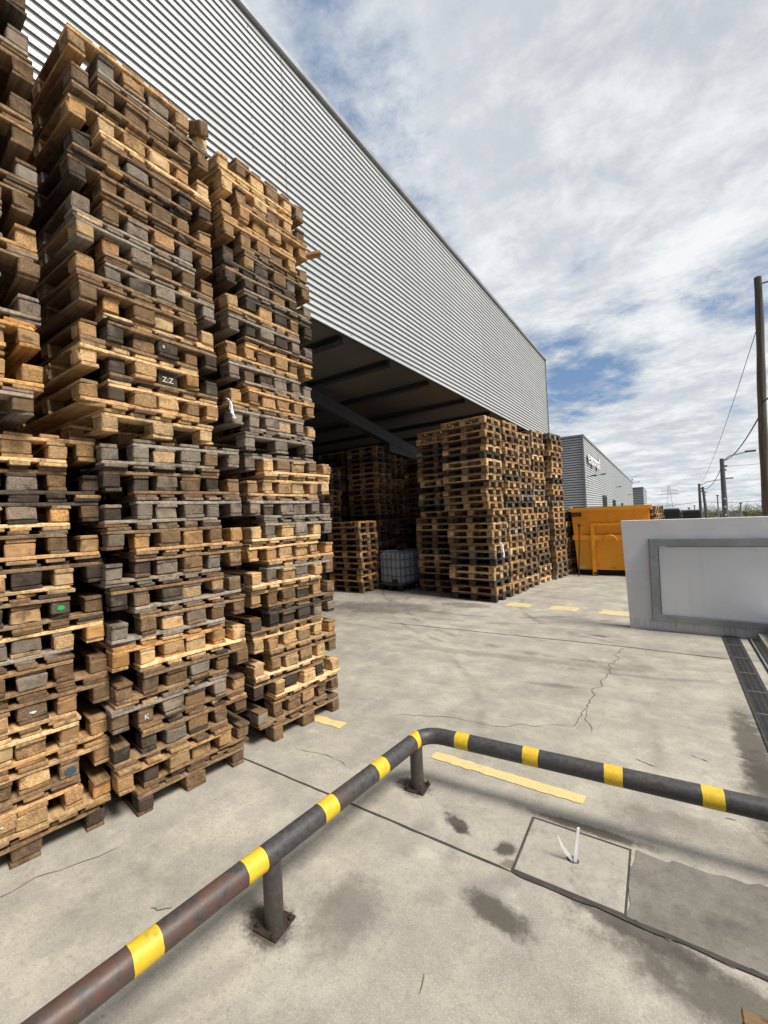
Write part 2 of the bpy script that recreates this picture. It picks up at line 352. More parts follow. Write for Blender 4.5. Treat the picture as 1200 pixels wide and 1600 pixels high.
# ---------------------------------------------------------------- mesh helpers
class MB:
    def __init__(s): s.v = []; s.f = []; s.tone = []
    def face(s, idx, tone=1.): s.f.append(idx); s.tone.append(tone)
    def quad(s, a, b, c, d, tone=1.):
        i = len(s.v); s.v += [tuple(a), tuple(b), tuple(c), tuple(d)]; s.face((i, i + 1, i + 2, i + 3), tone)
    def box(s, c, h, rz=0., tone=1., M=None):
        i = len(s.v); cs, sn = math.cos(rz), math.sin(rz)
        for dz in (-1, 1):
            for dx, dy in ((-1, -1), (1, -1), (1, 1), (-1, 1)):
                x, y = dx * h[0], dy * h[1]
                p = Vector((c[0] + x * cs - y * sn, c[1] + x * sn + y * cs, c[2] + dz * h[2]))
                if M is not None: p = M @ p
                s.v.append(tuple(p))
        for q in ((3, 2, 1, 0), (4, 5, 6, 7), (0, 1, 5, 4), (1, 2, 6, 5), (2, 3, 7, 6), (3, 0, 4, 7)):
            s.face(tuple(i + k for k in q), tone)
    def bar(s, a, b, hw, hh=None, up=(0, 0, 1)):
        a, b = Vector(a), Vector(b); d = (b - a); L = d.length; d.normalize()
        hh = hw if hh is None else hh
        u = Vector(up); x = d.cross(u)
        if x.length < 1e-4: x = d.cross(Vector((1, 0, 0)))
        x.normalize(); z = x.cross(d)
        i = len(s.v)
        for p in (a, b):
            for sx, sz in ((-1, -1), (1, -1), (1, 1), (-1, 1)): s.v.append(tuple(p + x * hw * sx + z * hh * sz))
        for q in ((0, 1, 2, 3), (7, 6, 5, 4), (0, 4, 5, 1), (1, 5, 6, 2), (2, 6, 7, 3), (3, 7, 4, 0)): s.face(tuple(i + k for k in q))
    def tube(s, pts, rad, n=16, cap=True):
        pts = [Vector(p) for p in pts]; rads = rad if isinstance(rad, (list, tuple)) else [rad] * len(pts)
        i0 = len(s.v); ref = None
        for k, p in enumerate(pts):
            t = (pts[min(k + 1, len(pts) - 1)] - pts[max(k - 1, 0)]).normalized()
            if ref is None:
                ref = Vector((0, 0, 1)) if abs(t.z) < .9 else Vector((1, 0, 0))
            x = t.cross(ref).normalized(); y = x.cross(t); ref = y if abs(t.z) >= .9 else ref
            for j in range(n):
                a = 2 * math.pi * j / n; s.v.append(tuple(p + (x * math.cos(a) + y * math.sin(a)) * rads[k]))
        for k in range(len(pts) - 1):
            for j in range(n):
                a, b = i0 + k * n + j, i0 + k * n + (j + 1) % n
                s.face((a, b, b + n, a + n))
        if cap:
            s.face(tuple(i0 + j for j in range(n - 1, -1, -1))); s.face(tuple(i0 + (len(pts) - 1) * n + j for j in range(n)))
    def mesh(s, name, smooth=False, attr=False):
        me = bpy.data.meshes.new(name); me.from_pydata(s.v, [], s.f)
        bm = bmesh.new(); bm.from_mesh(me); bmesh.ops.recalc_face_normals(bm, faces=bm.faces); bm.to_mesh(me); bm.free()
        if smooth: me.polygons.foreach_set('use_smooth', [True] * len(me.polygons))
        if attr:
            a = me.attributes.new('tone', 'FLOAT_COLOR', 'FACE')
            vals = []
            for t in s.tone: vals += list(t) + [1] if isinstance(t, (tuple, list)) else [t, t, t, 1]
            a.data.foreach_set('color', vals)
        me.update(); return me

def link(name, me, mat=None, parent=None, loc=None, rot=None):
    o = bpy.data.objects.new(name, me); COL.objects.link(o)
    if mat is not None:
        if len(me.materials) == 0: me.materials.append(mat)
    if parent is not None: o.parent = parent
    if loc is not None: o.location = loc
    if rot is not None: o.rotation_euler = rot
    return o
def tag(o, label=None, cat=None, group=None, kind=None):
    if label: o['label'] = label
    if cat: o['category'] = cat
    if group: o['group'] = group
    if kind: o['kind'] = kind
    return o
def thing(name, label, cat, loc=(0, 0, 0), rz=0., group=None):
    o = bpy.data.objects.new(name, None); COL.objects.link(o); o.location = loc; o.rotation_euler = (0, 0, rz)
    o.empty_display_size = .1
    return tag(o, label, cat, group)
def smooth_by_angle(me, ang=40):
    bm = bmesh.new(); bm.from_mesh(me)
    for e in bm.edges:
        e.smooth = not (len(e.link_faces) == 2 and e.calc_face_angle(0) > R(ang))
    for f in bm.faces: f.smooth = True
    bm.to_mesh(me); bm.free(); return me
def text_mesh(s, size, depth=0., name='lettering'):
    cu = bpy.data.curves.new(name, 'FONT'); cu.body = s; cu.size = size; cu.extrude = depth; cu.resolution_u = 3
    o = bpy.data.objects.new(name, cu); COL.objects.link(o)
    dg = bpy.context.evaluated_depsgraph_get(); me = bpy.data.meshes.new_from_object(o.evaluated_get(dg))
    bpy.data.objects.remove(o); me.name = name; return me

# ================================================================= SETTING
ROWY = 16.0
mb = MB()
xs = [-1500, -300, -60, -16, -8, -4, -2, 0, 2, 4, 8, 16, 60, 300, 1500]
ys = [-200, -40, -8, 0, 2, 4, 6, 8, 10, 13, ROWY, 30, 60, 120, 300, 1000, 2500]
gz = lambda y: 0. if y <= ROWY else -.018 * (y - ROWY)
for y in ys:
    for x in xs: mb.v.append((x, y, gz(y)))
nx = len(xs)
for j in range(len(ys) - 1):
    for i in range(nx - 1): mb.face((j * nx + i, j * nx + i + 1, (j + 1) * nx + i + 1, (j + 1) * nx + i))
ground = tag(link('ground', mb.mesh('ground'), M_GROUND), kind='structure')

def ribbon(name, pts, width, mat, z=.004, jit=.0, wvar=.5, seg=.06, parent=ground, label=None, seed=1):
    r = random.Random(seed); P_ = [Vector((p[0], p[1], 0)) for p in pts]; out = []
    for a, b in zip(P_[:-1], P_[1:]):
        n = max(1, int((b - a).length / seg))
        for k in range(n): out.append(a.lerp(b, k / n))
    out.append(P_[-1]); mb = MB(); ph = r.random() * 50
    for k, p in enumerate(out):
        t = (out[min(k + 1, len(out) - 1)] - out[max(k - 1, 0)]).normalized(); nrm = Vector((-t.y, t.x, 0))
        o = nrm * jit * (mnoise.noise((ph + k * .35, 0, 0)) * 1.6 + mnoise.noise((ph + k * 1.3, 5, 0)) * .6)
        wd = width * .5 * (1 + wvar * mnoise.noise((ph + k * .5, 9, 0)) * 1.6)
        if k in (0, len(out) - 1) and wvar: wd *= .3
        mb.v += [tuple(p + o + nrm * wd + Vector((0, 0, z))), tuple(p + o - nrm * wd + Vector((0, 0, z)))]
    for k in range(len(out) - 1): mb.face((2 * k, 2 * k + 1, 2 * k + 3, 2 * k + 2))
    o = link(name, mb.mesh(name), mat, parent)
    if label: o['label'] = label
    return o
ribbon('expansion_joint', [(-6, 2.25), (-3, 2.238), (-.80, 2.252)], .014, M_CRACK, jit=.003, seed=2, wvar=.35)
ribbon('expansion_joint', [(-.80, 2.252), (-.26, 2.262), (2.5, 2.268)], .024, M_CRACK, z=.0065, jit=.006, seed=3, wvar=.5)
ribbon('expansion_joint', [(-4.4, 6.50), (-.64, 6.685), (.50, 6.655)], .016, M_CRACK, jit=.004, seed=4, wvar=.6)
ribbon('crack', [(-.633, 6.62), (-.65, 5.96), (-.69, 5.36), (-.75, 4.84), (-.745, 4.51), (-.80, 4.05)], 0.0072, M_CRACK2, jit=.045, seed=5, seg=.05, wvar=.7)
ribbon('crack', [(-.745, 4.45), (-.70, 4.15), (-.62, 4.0)], 0.0048, M_CRACK2, jit=.03, seed=15, seg=.05, wvar=.7)
ribbon('crack', [(-.80, 4.05), (-1.07, 3.93), (-1.42, 3.72), (-1.85, 3.69), (-2.3, 3.5)], 0.0048, M_CRACK2, jit=.03, seed=6, seg=.05, wvar=.8)
ribbon('crack', [(-2.90, 1.22), (-2.93, 1.12), (-2.96, 1.05), (-3.06, .85), (-3.10, .5)], 0.0042, M_CRACK2, jit=.02, seed=7, seg=.05, wvar=.8)
ribbon('crack', [(-2.75, 2.55), (-2.45, 2.62), (-2.2, 2.58)], 0.0036, M_CRACK2, jit=.02, seed=8, seg=.05, wvar=.8)
for k, (a, b) in enumerate([((-2.05, 1.42), (-1.98, 1.52)), ((.05, 4.0), (.16, 3.96)), ((-.3, 3.75), (-.16, 3.70)), ((-.95, 1.56), (-.93, 1.48)), ((-2.3, 1.1), (-2.2, 1.16)), ((.2, 3.3), (.26, 3.31))]):
    ribbon('crack', [a, b], 0.0060, M_CRACK2, jit=.012, seed=20 + k, seg=.02, wvar=.9)

def decal(name, pts, mat, z=.004, label=None, jit=.008, seed=0):
    r = random.Random(seed); out = []
    n = len(pts)
    for i in range(n):
        a, b = Vector(pts[i]), Vector(pts[(i + 1) % n]); k = max(1, int((b - a).length / .05))
        for q in range(k):
            p = a.lerp(b, q / k); out.append((p.x + r.uniform(-jit, jit), p.y + r.uniform(-jit, jit), z))
    me = bpy.data.meshes.new(name); me.from_pydata(out, [], [tuple(range(len(out)))])
    o = link(name, me, mat, ground)
    if label: o['label'] = label
    return o
decal('yellow_line', [(-1.68, 3.00), (-.56, 3.005), (-.555, 3.10), (-1.68, 3.10)], M_YLINE, label='long faded yellow painted line behind the corner of the guard rail', seed=1)
decal('yellow_line', [(-3.12, 3.0), (-2.63, 3.01), (-2.63, 3.12), (-3.12, 3.11)], M_YLINE, label='short yellow painted line beside the third tall pallet stack', seed=2)
for k, (x, y) in enumerate([(-2.66, 8.80), (-1.78, 8.78), (-.88, 8.72)]):
    decal('yellow_line', [(x - .27, y - .17), (x + .24, y - .20), (x + .27, y + .17), (x - .24, y + .20)], M_YSQ, jit=.02, seed=3 + k,
          label=['worn yellow painted square beside the corner stack', 'middle worn yellow painted square', 'worn yellow painted square partly behind the white panel'][k])
# trench repair patch right of the cover
decal('asphalt_patch', [(-.252, 2.262), (3.0, 2.268), (3.0, 2.90), (.35, 2.80), (-.252, 2.735)], M_PATCH, .004, label='dark asphalt trench patch beside the concrete cover', jit=.022, seed=9)

# concrete cover with its dark joint
cov_ = thing('concrete_cover', 'square concrete inspection cover set in the ground inside the guard rail', 'cover', (-.53, 2.50, 0))
mb = MB(); mb.box((0, 0, -.02), (.262, .222, .026)); me = mb.mesh('slab')
bm = bmesh.new(); bm.from_mesh(me); bmesh.ops.bevel(bm, geom=bm.edges[:], offset=.004, segments=1, affect='EDGES'); bm.to_mesh(me); bm.free()
link('slab', me, M_SLAB, cov_, rot=(0, 0, R(1)))
mb = MB(); o_, i_ = (.272, .233), (.262, .222)
for (a, b, c_, d_) in [((-o_[0], -o_[1]), (o_[0], -o_[1]), (i_[0], -i_[1]), (-i_[0], -i_[1])), ((o_[0], -o_[1]), (o_[0], o_[1]), (i_[0], i_[1]), (i_[0], -i_[1])),
                       ((o_[0], o_[1]), (-o_[0], o_[1]), (-i_[0], i_[1]), (i_[0], i_[1])), ((-o_[0], o_[1]), (-o_[0], -o_[1]), (-i_[0], -i_[1]), (-i_[0], i_[1]))]:
    mb.quad((*a, .0055), (*b, .0055), (*c_, .0055), (*d_, .0055))
link('joint', mb.mesh('joint'), M_CRACK, cov_, rot=(0, 0, R(1)))
mb = MB(); n = 14
mb.v = [(.0 + .032 * math.cos(2 * math.pi * k / n) * (1 + .2 * math.sin(3 * k)), -.005 + .026 * math.sin(2 * math.pi * k / n), .0075) for k in range(n)]; mb.face(tuple(range(n)))
link('lifting_hole', mb.mesh('lifting_hole'), M_CRACK, cov_)
st = thing('strap', 'bent white strap sticking up out of the hole in the concrete cover', 'strap', (-.515, 2.485, 0))
def strip(name, pts, wd, mat, parent, side=(1, 0, 0), th=.0025):
    mb = MB(); pts = [Vector(p) for p in pts]; sd_ = Vector(side).normalized()
    for k, p in enumerate(pts):
        t = (pts[min(k + 1, len(pts) - 1)] - pts[max(k - 1, 0)]).normalized(); nrm = t.cross(sd_).normalized()
        q = wd[k] if isinstance(wd, (list, tuple)) else wd
        mb.v += [tuple(p + sd_ * q + nrm * th), tuple(p - sd_ * q + nrm * th), tuple(p - sd_ * q - nrm * th), tuple(p + sd_ * q - nrm * th)]
    for k in range(len(pts) - 1):
        for j in range(4): mb.face((4 * k + j, 4 * k + (j + 1) % 4, 4 * k + 4 + (j + 1) % 4, 4 * k + 4 + j))
    mb.face((0, 1, 2, 3)); mb.face(tuple(4 * (len(pts) - 1) + j for j in (3, 2, 1, 0)))
    return link(name, mb.mesh(name), mat, parent)
strip('strap_end', [(0, 0, .004), (.004, 0, .05), (.012, .01, .12), (.022, .02, .19)], [.009, .009, .008, .007], M_WHITE, st, (1, .5, 0))
strip('strap_end', [(-.006, 0, .004), (-.030, -.008, .035), (-.060, -.012, .075), (-.082, -.008, .125)], [.009, .010, .008, .002], M_WHITE, st, (1, .4, 0))

# ---------------------------------------------------------------- guard rail
RZ, RR = .345, .0535
rail = thing('guard_rail', 'low black steel tube guard rail with yellow bands and a rounded corner', 'guard rail')
cor = Vector((-1.565, 2.735, RZ)); dL = Vector((-.19, -2.20, 0)).normalized(); dR = Vector((1.9, .155, 0)).normalized()
rb = .15; arc = []
Lp = [cor + dL * s_ for s_ in (3.6, 2.6, 1.6, .8, rb)]; Rp = [cor + dR * s_ for s_ in (rb, .8, 1.6, 2.6, 3.6)]
for k in range(1, 8):
    t_ = k / 8; arc.append((cor + dL * rb) * (1 - t_) ** 2 + cor * 2 * t_ * (1 - t_) + (cor + dR * rb) * t_ ** 2)
mb = MB(); mb.tube(Lp + arc + Rp, RR, 28)
link('tube', smooth_by_angle(mb.mesh('tube')), M_RAILB, rail)
def band(c, dirv, ln=.098):
    mb = MB(); mb.tube([c - dirv * ln / 2, c + dirv * ln / 2], RR + .0012, 28, cap=False)
    for k_, v_ in enumerate(mb.v):
        q_ = dirv * (.0025 * mnoise.noise((v_[0] * 40, v_[1] * 40, v_[2] * 40 + k_ // 28 * 9))); mb.v[k_] = (v_[0] + q_.x, v_[1] + q_.y, v_[2])
    link('yellow_band', smooth_by_angle(mb.mesh('yellow_band')), M_RAILY, rail)
for y in (2.60, 2.195, 1.745, 1.275, .800, .33, -.14):
    s_ = (y - cor.y) / dL.y; band(cor + dL * s_, dL, .075 if y > 2.5 else .105)
for x in (-1.275, -.815, -.345, .125, .6, 1.07): band(cor + dR * ((x - cor.x) / dR.x), dR)
def post(p):
    mb = MB(); mb.tube([(p[0], p[1], .008), (p[0], p[1], RZ - .03)], .046, 24)
    o = link('post', smooth_by_angle(mb.mesh('post')), M_POST, rail)
    mb = MB(); mb.box((p[0], p[1], .004), (.072, .072, .004), R(6))
    bp = link('base_plate', mb.mesh('base_plate'), M_RUST, o)
    for sx, sy in ((-1, -1), (1, -1), (1, 1), (-1, 1)):
        mb = MB(); q = (p[0] + sx * .055, p[1] + sy * .055)
        mb.tube([(q[0], q[1], .012), (q[0], q[1], .022)], .012, 6); mb.tube([(q[0], q[1], .022), (q[0], q[1], .036)], .006, 8)
        link('bolt', mb.mesh('bolt'), M_RUST, o)
post((-1.585, 2.625)); post((-1.68, 1.377)); post((-1.86, -.3)); post((1.3, 2.97))

# ---------------------------------------------------------------- pallets
BB, BL, ST, DK = .0235, .0840, .0235, .0235
HP = BB + BL + ST + DK                       # one pallet 0.1545 high
PAIR = BB + BL + 2 * (ST + DK)               # two nested pallets 0.2015 high
TONES = {0: (.56, .385, .205), 1: (.39, .245, .122), 2: (.200, .128, .072), 3: (.070, .054, .042), 4: (.232, .194, .156), 5: (.46, .265, .105)}
WORD = {0: 'pale new', 1: 'tan', 2: 'brown weathered', 3: 'dark blackened', 4: 'grey weathered', 5: 'orange tan'}

def rough_box(name, sx, sy, sz, seed, cuts=1, chip=.004, warp=.003, bev=.004):
    r = random.Random(seed); bm = bmesh.new(); bmesh.ops.create_cube(bm, size=1)
    bmesh.ops.scale(bm, vec=(sx, sy, sz), verts=bm.verts)
    L = max(sx, sy); ax = 0 if sx >= sy else 1
    if cuts:
        ed = [e for e in bm.edges if abs((e.verts[0].co - e.verts[1].co)[ax]) > L * .5]
        bmesh.ops.subdivide_edges(bm, edges=ed, cuts=cuts)
    bmesh.ops.bevel(bm, geom=[e for e in bm.edges if len(e.link_faces) == 2 and e.calc_face_angle() > .5], offset=bev, segments=1, affect='EDGES', clamp_overlap=True)
    ph = r.random() * 99; b1, b2 = r.uniform(-warp, warp), r.uniform(-warp, warp)
    for v in bm.verts:
        q = v.co[ax] / L * 2
        v.co.z += b1 * (1 - q * q) + b2 * q * .5
        for a in range(3): v.co[a] += chip * (mnoise.noise((ph + v.co.x * 23, v.co.y * 23, v.co.z * 30 + a * 7)))
    # a chipped corner on some
    if r.random() < .45:
        c = r.choice(bm.verts[:]); far_ = r.uniform(.018, .038)
        for v in bm.verts:
            dd = (v.co - c.co).length
            if v is not c and dd < far_: v.co = v.co.lerp(Vector((0, 0, v.co.z)), .06)
        c.co = c.co.lerp(Vector((0, 0, 0)), r.uniform(.05, .16) * (.12 / L) ** .5)
    me = bpy.data.meshes.new(name); bm.to_mesh(me); bm.free(); return me
NV = 7
V = {}
for k, (sx, sy, sz) in dict(deckw=(1.2, .145, DK), deckn=(1.2, .1, DK), stringer=(.145, .8, ST), bottomn=(1.2, .1, BB), bottomw=(1.2, .145, BB)).items():
    nm = {'deckw': 'deck_board', 'deckn': 'deck_board', 'stringer': 'stringer_board', 'bottomn': 'bottom_board', 'bottomw': 'bottom_board'}[k]
    V[k] = [rough_box(nm, sx - .002, sy - .002, sz - .0006, hash((k, i)) % 99991 if False else len(k) * 131 + i * 17, 5, .0045, .0045, .0035) for i in range(NV)]
    for m_ in V[k]: m_.materials.append(M_BOARD)
for k, (sx, sy) in dict(blockn=(.145, .1), blockw=(.145, .145)).items():
    V[k] = [rough_box('block', sx - .004, sy - .002, BL - .0006, len(k) * 77 + ord(k[-1]) * 13 + i * 31, 2, .008, .0, .007) for i in range(NV + 3)]
    for m_ in V[k]: m_.materials.append(M_BLOCK)

def tint(t, r, amt=.22):
    b = TONES[t]; f = r.uniform(1 - amt, 1 + amt); h_ = r.uniform(-.06, .06)
    return (b[0] * f * (1 + h_), b[1] * f, b[2] * f * (1 - h_), 1)
MIXB = {0: (0, 0, 0, 1, 5), 1: (0, 1, 1, 1, 2, 5), 2: (1, 2, 2, 2, 3, 1, 4), 3: (3, 3, 3, 2, 2, 4, 1), 4: (4, 4, 4, 2, 3, 0, 2), 5: (5, 5, 0, 1, 0)}
PG = 'wooden pallets stacked in the yard'
def make_pallet(loc, rz, inv, t, label, group, r, tilt=(0, 0), blocks=None):
    """local -x is the short front side that faces the lot; returns root and dict of parts"""
    root = thing('wooden_pallet', label, 'pallet', loc, rz, group)
    root.rotation_euler = (tilt[0], tilt[1], rz)
    parts = {}
    def part(kind, nm, x, y, z, col, j=.004, ja=.006):
        me = r.choice(V[kind]); o = bpy.data.objects.new(nm, me); COL.objects.link(o); o.parent = root
        if inv: z = HP - z
        o.location = (x + r.uniform(-j, j), y + r.uniform(-j, j), z)
        flip = r.random() < .5
        o.rotation_euler = (0, 0, (math.pi if flip else 0) + r.uniform(-ja, ja))
        o.color = col; return o
    zb, zk, zs, zd = BB / 2, BB + BL / 2, BB + BL + ST / 2, BB + BL + ST + DK / 2
    for y, k in ((-.35, 'bottomn'), (0, 'bottomw'), (.35, 'bottomn')): part(k, 'bottom_board', 0, y, zb, tint(t, r), .007)
    for x in (-.5275, 0, .5275): part('stringer', 'stringer_board', x + r.uniform(-.006, .004), 0, zs, [c * q for c, q in zip(tint(t if t != 3 else r.choice((3, 2)), r, .15), (1.5, 1.53, 1.56, 1))], .002, .004)
    for y, k in ((-.3275, 'deckw'), (-.164, 'deckn'), (0, 'deckw'), (.164, 'deckn'), (.3275, 'deckw')): part(k, 'deck_board', 0, y, zd, tint(t if r.random() < .75 else r.choice(MIXB[t]), r), .009)
    for ix, x in enumerate((-.5275, 0, .5275)):
        for iy, (y, k) in enumerate(((.35, 'blockn'), (0, 'blockw'), (-.35, 'blockn'))):     # iy 0,1,2 = left, middle, right seen from the lot
            bt = t if r.random() < .45 else r.choice(MIXB[t])
            if blocks and ix == 0 and blocks.get(iy) is not None: bt = blocks[iy]
            parts[(ix, iy)] = part(k, 'block', x + (r.uniform(-.010, .010) if ix == 0 else 0), y, zk, tint(bt, r, .25), .004, .03)
    return root, parts

def ordinal(n): return str(n) + ('th' if 10 <= n % 100 <= 20 else {1: 'st', 2: 'nd', 3: 'rd'}.get(n % 10, 'th'))
STK = {}
def frame(Rp, ang):
    u = Vector((math.sin(R(ang)), math.cos(R(ang)), 0)); n = Vector((-u.y, u.x, 0))
    return u, n
def bundle(key, phrase, Rpt, ang, z0, sign, single, rows, start, seed, lean=(0, 0), special=None):
    """single pallet, then nested pairs; Rpt is the front right bottom corner, ang turns the front from +Y towards +X"""
    r = random.Random(seed); u, n = frame(Rpt, ang); base = Vector((Rpt[0], Rpt[1], 0)) - u * .4 + n * .6
    rz = math.atan2(n.y, n.x); no = start; z = z0; special = special or {}
    def go(t, inv, sh, z):
        nonlocal no
        fx = z - z0
        p = base + u * (sh + lean[1] * fx + r.uniform(-.014, .014)) + n * (lean[0] * fx + r.uniform(-.022, .022))
        lab = f"{WORD[t]} wooden pallet{' upside down' if inv else ''}, {ordinal(no)} from the ground, {phrase}"
        root, parts = make_pallet((p.x, p.y, z), rz + R(r.uniform(-.9, .9)), inv, t, lab, PG, r, (0, 0), special.get(no))
        STK[(key, no)] = (root, parts); no += 1
    go(single, False, 0, z); z += HP
    a, b = .045, -.125
    for k, (ti, tu) in enumerate(rows):
        sg = sign if k % 2 == 0 else -sign
        si, su = (a, b) if sg > 0 else (b, a)
        go(ti, True, si, z)                         # upside down: deck below, blocks up
        go(tu, False, su, z + ST + DK + .0)         # upright, its blocks in the gaps
        z += PAIR
    return z
# the three tall near stacks (single, then (upside down, upright) pairs upward)
s1a = [(1, 1), (2, 1), (1, 0), (1, 2), (2, 2), (4, 0), (2, 3), (0, 3), (1, 2), (0, 3), (3, 2), (0, 1)]
s1b = [(5, 1), (1, 5), (4, 2), (2, 2), (1, 4), (2, 2), (2, 3), (4, 2), (2, 2), (1, 2), (4, 2), (2, 3)]
s2a = [(2, 1), (2, 3), (2, 4), (2, 2), (0, 5), (4, 2), (4, 3), (4, 2), (1, 2), (4, 4), (2, 3), (4, 4)]
s2b = [(1, 0), (3, 0), (2, 3), (0, 2), (2, 4), (2, 4), (4, 2), (2, 3), (3, 2), (0, 1), (2, 2), (4, 1)]
s3a = [(2, 2), (0, 3), (0, 2), (1, 0), (2, 3), (2, 1), (0, 4), (1, 0), (0, 4), (4, 4), (1, 0), (0, 4)]
s3b = [(4, 4), (1, 1), (4, 4), (1, 1), (3, 4), (1, 3), (4, 3), (3, 2), (2, 1), (1, 1), (2, 0), (0, 2)]
L1, L2, L3 = 'leftmost tall stack', 'middle near stack', 'third near stack'
z1 = bundle('s1', L1, (-3.20, 1.262), 9, 0, 1, 2, s1a, 1, 11, special={15: {2: 3}, 4: {2: 1}, 13: {1: 4}})
bundle('s1', L1, (-3.07, .93), 4, z1 + .07, 1, 4, s1b, 26, 12)
z2 = bundle('s2', L2, (-2.96, 2.213), 7.5, 0, 1, 2, s2a, 1, 13, special={4: {0: 3}, 2: {0: 3}, 24: {1: 0}, 14: {1: 0}})
bundle('s2', L2, (-2.99, 2.07), 1, z2 + .02, -1, 0, s2b, 26, 14, special={29: {1: 3}, 30: {1: 0}, 28: {0: 3}})
z3 = bundle('s3', L3, (-2.93, 3.32), 6.5, 0, -1, 2, s3a, 1, 15)
bundle('s3', L3, (-2.96, 3.17), 2, z3 + .02, 1, 4, s3b, 26, 16, special={27: {1: 0, 2: 0}})

# painted and chalked marks on single blocks
def front_mark(key, no, iy, mesh_, mat, name, rot_extra=0, dx=-.0775, dy=0, dz=0, label=None):
    root, parts = STK[(key, no)]; b = parts[(0, iy)]
    b.rotation_euler = (0, 0, 0)
    o = link(name, mesh_, mat, b, (dx, dy, dz), (R(90), rot_extra, R(-90)))
    if label: o['label'] = label
    return o
def splat(rx, ry, seed, n=40):
    r = random.Random(seed); mb = MB()
    mb.v = [(rx * math.cos(2 * math.pi * k / n) * (.75 + .7 * mnoise.noise((seed, k * .55, 0))) * r.uniform(.85, 1.1), ry * math.sin(2 * math.pi * k / n) * (.75 + .7 * mnoise.noise((seed, k * .55, 0))) * r.uniform(.85, 1.1), 0) for k in range(n)]
    mb.face(tuple(range(n))); return mb.mesh('paint_mark')
front_mark('s1', 15, 2, splat(.026, .022, 4), M_GREEN, 'paint_mark', label='bright green sprayed spot')
front_mark('s1', 4, 2, splat(.040, .036, 5), M_BLUE, 'paint_mark', label='blue paint')
me = text_mesh('Z:Z', .055); front_mark('s2', 29, 1, me, M_CHALK, 'chalk_mark', dx=-.079, dy=.05, dz=-.022, label='white chalk writing')
me = text_mesh('K', .05); front_mark('s2', 6, 0, me, M_CHALK, 'chalk_mark', dx=-.079, dy=.015, dz=-.018)
me = text_mesh('a', .045); front_mark('s2', 32, 1, me, M_CHALK, 'chalk_mark', dx=-.079, dy=.05, dz=-.01)
front_mark('s1', 9, 1, splat(.024, .010, 8), M_CHALK, 'paint_mark')
front_mark('s1', 3, 1, splat(.010, .008, 9), M_CHALK, 'paint_mark')

def film(name, label, loc, pts, wd, seed):
    t = thing(name, label, 'plastic film', loc); r = random.Random(seed)
    for k in range(3):
        q = [Vector(p) + Vector((r.uniform(-.012, .012), r.uniform(-.02, .02), r.uniform(-.012, .012))) for p in pts]
        strip('film_strip', q, [wd * r.uniform(.5, 1.1) for _ in q], M_PLASTIC, t, (r.uniform(-.3, .3), 1, r.uniform(-.4, .4)), .001)
film('plastic_wrap', 'torn white plastic film hanging from the right side of the middle near stack', (-2.93, 2.16, 2.98), [(0, 0, 0), (.02, .01, -.04), (.03, .0, -.09), (.02, .02, -.13), (.03, .03, -.17)], .012, 3)
film('plastic_wrap', 'torn white plastic film caught on the far corner stack', (-3.06, 9.0, 1.28), [(0, 0, 0), (.05, .04, -.07), (.04, .10, -.15), (.06, .03, -.24), (.05, .06, -.32)], .045, 5)
# loose pieces on top
mb = MB(); mb.bar((-.05, 0, 0), (.26, .02, .03), .042, .012)
tag(link('loose_board', smooth_by_angle(mb.mesh('loose_board'), 20), M_BOARD, None, (-3.07, 3.16, 4.66), (0, R(-6), R(36))), 'loose tan board end jutting out to the right of the third near stack', 'board').color = (.36, .21, .09, 1)
o = tag(link('loose_block', rough_box('loose_block', .14, .1, .085, 77, 2, .008, 0, .006), M_BLOCK, None, (-2.98, 2.02, 5.115), (R(28), R(12), R(20))), 'loose brown block tipped on top of the middle near stack', 'block'); o.color = (.22, .14, .08, 1)
# small pallet corner at the bottom right of the picture
rr = random.Random(5)
make_pallet((.745, 1.545, 0), R(1.5), False, 2, 'brown wooden pallet lying alone on the concrete in the bottom right corner', 'wooden pallets lying alone', rr)

# ---- far stacks: pallets that are too small to show their parts are one mesh each
def far_mesh(seed):
    r = random.Random(seed); mb = MB()
    tn = lambda: (lambda f, h_: (f * (1 + h_), f, f * (1 - h_)))(r.choice((.45, .7, .9, 1.0, 1.15, 1.35)), r.uniform(-.08, .08))
    j = lambda: r.uniform(-.008, .008)
    for y, wd in ((-.35, .05), (0, .0725), (.35, .05)): mb.box((j(), y + j(), BB / 2), (.6, wd, BB / 2 - .0004), 0, tn())
    for x in (-.5275, 0, .5275):
        mb.box((x + j(), j() * .3, BB + BL + ST / 2), (.0725, .4, ST / 2 - .0004), 0, tn())
        for y, wd in ((-.35, .05), (0, .0725), (.35, .05)): mb.box((x + j(), y + j(), BB + BL / 2), (.0715, wd - .001, BL / 2 - .0004), r.uniform(-.03, .03), tn())
    for y, wd in ((-.3275, .0725), (-.164, .05), (0, .0725), (.164, .05), (.3275, .0725)): mb.box((j(), y + j() * .5, HP - DK / 2), (.6, wd - .001, DK / 2 - .0004), 0, tn())
    me = mb.mesh('wooden_pallet', attr=True); me.materials.append(M_FARWOOD); return me
FM = [far_mesh(200 + k) for k in range(9)]
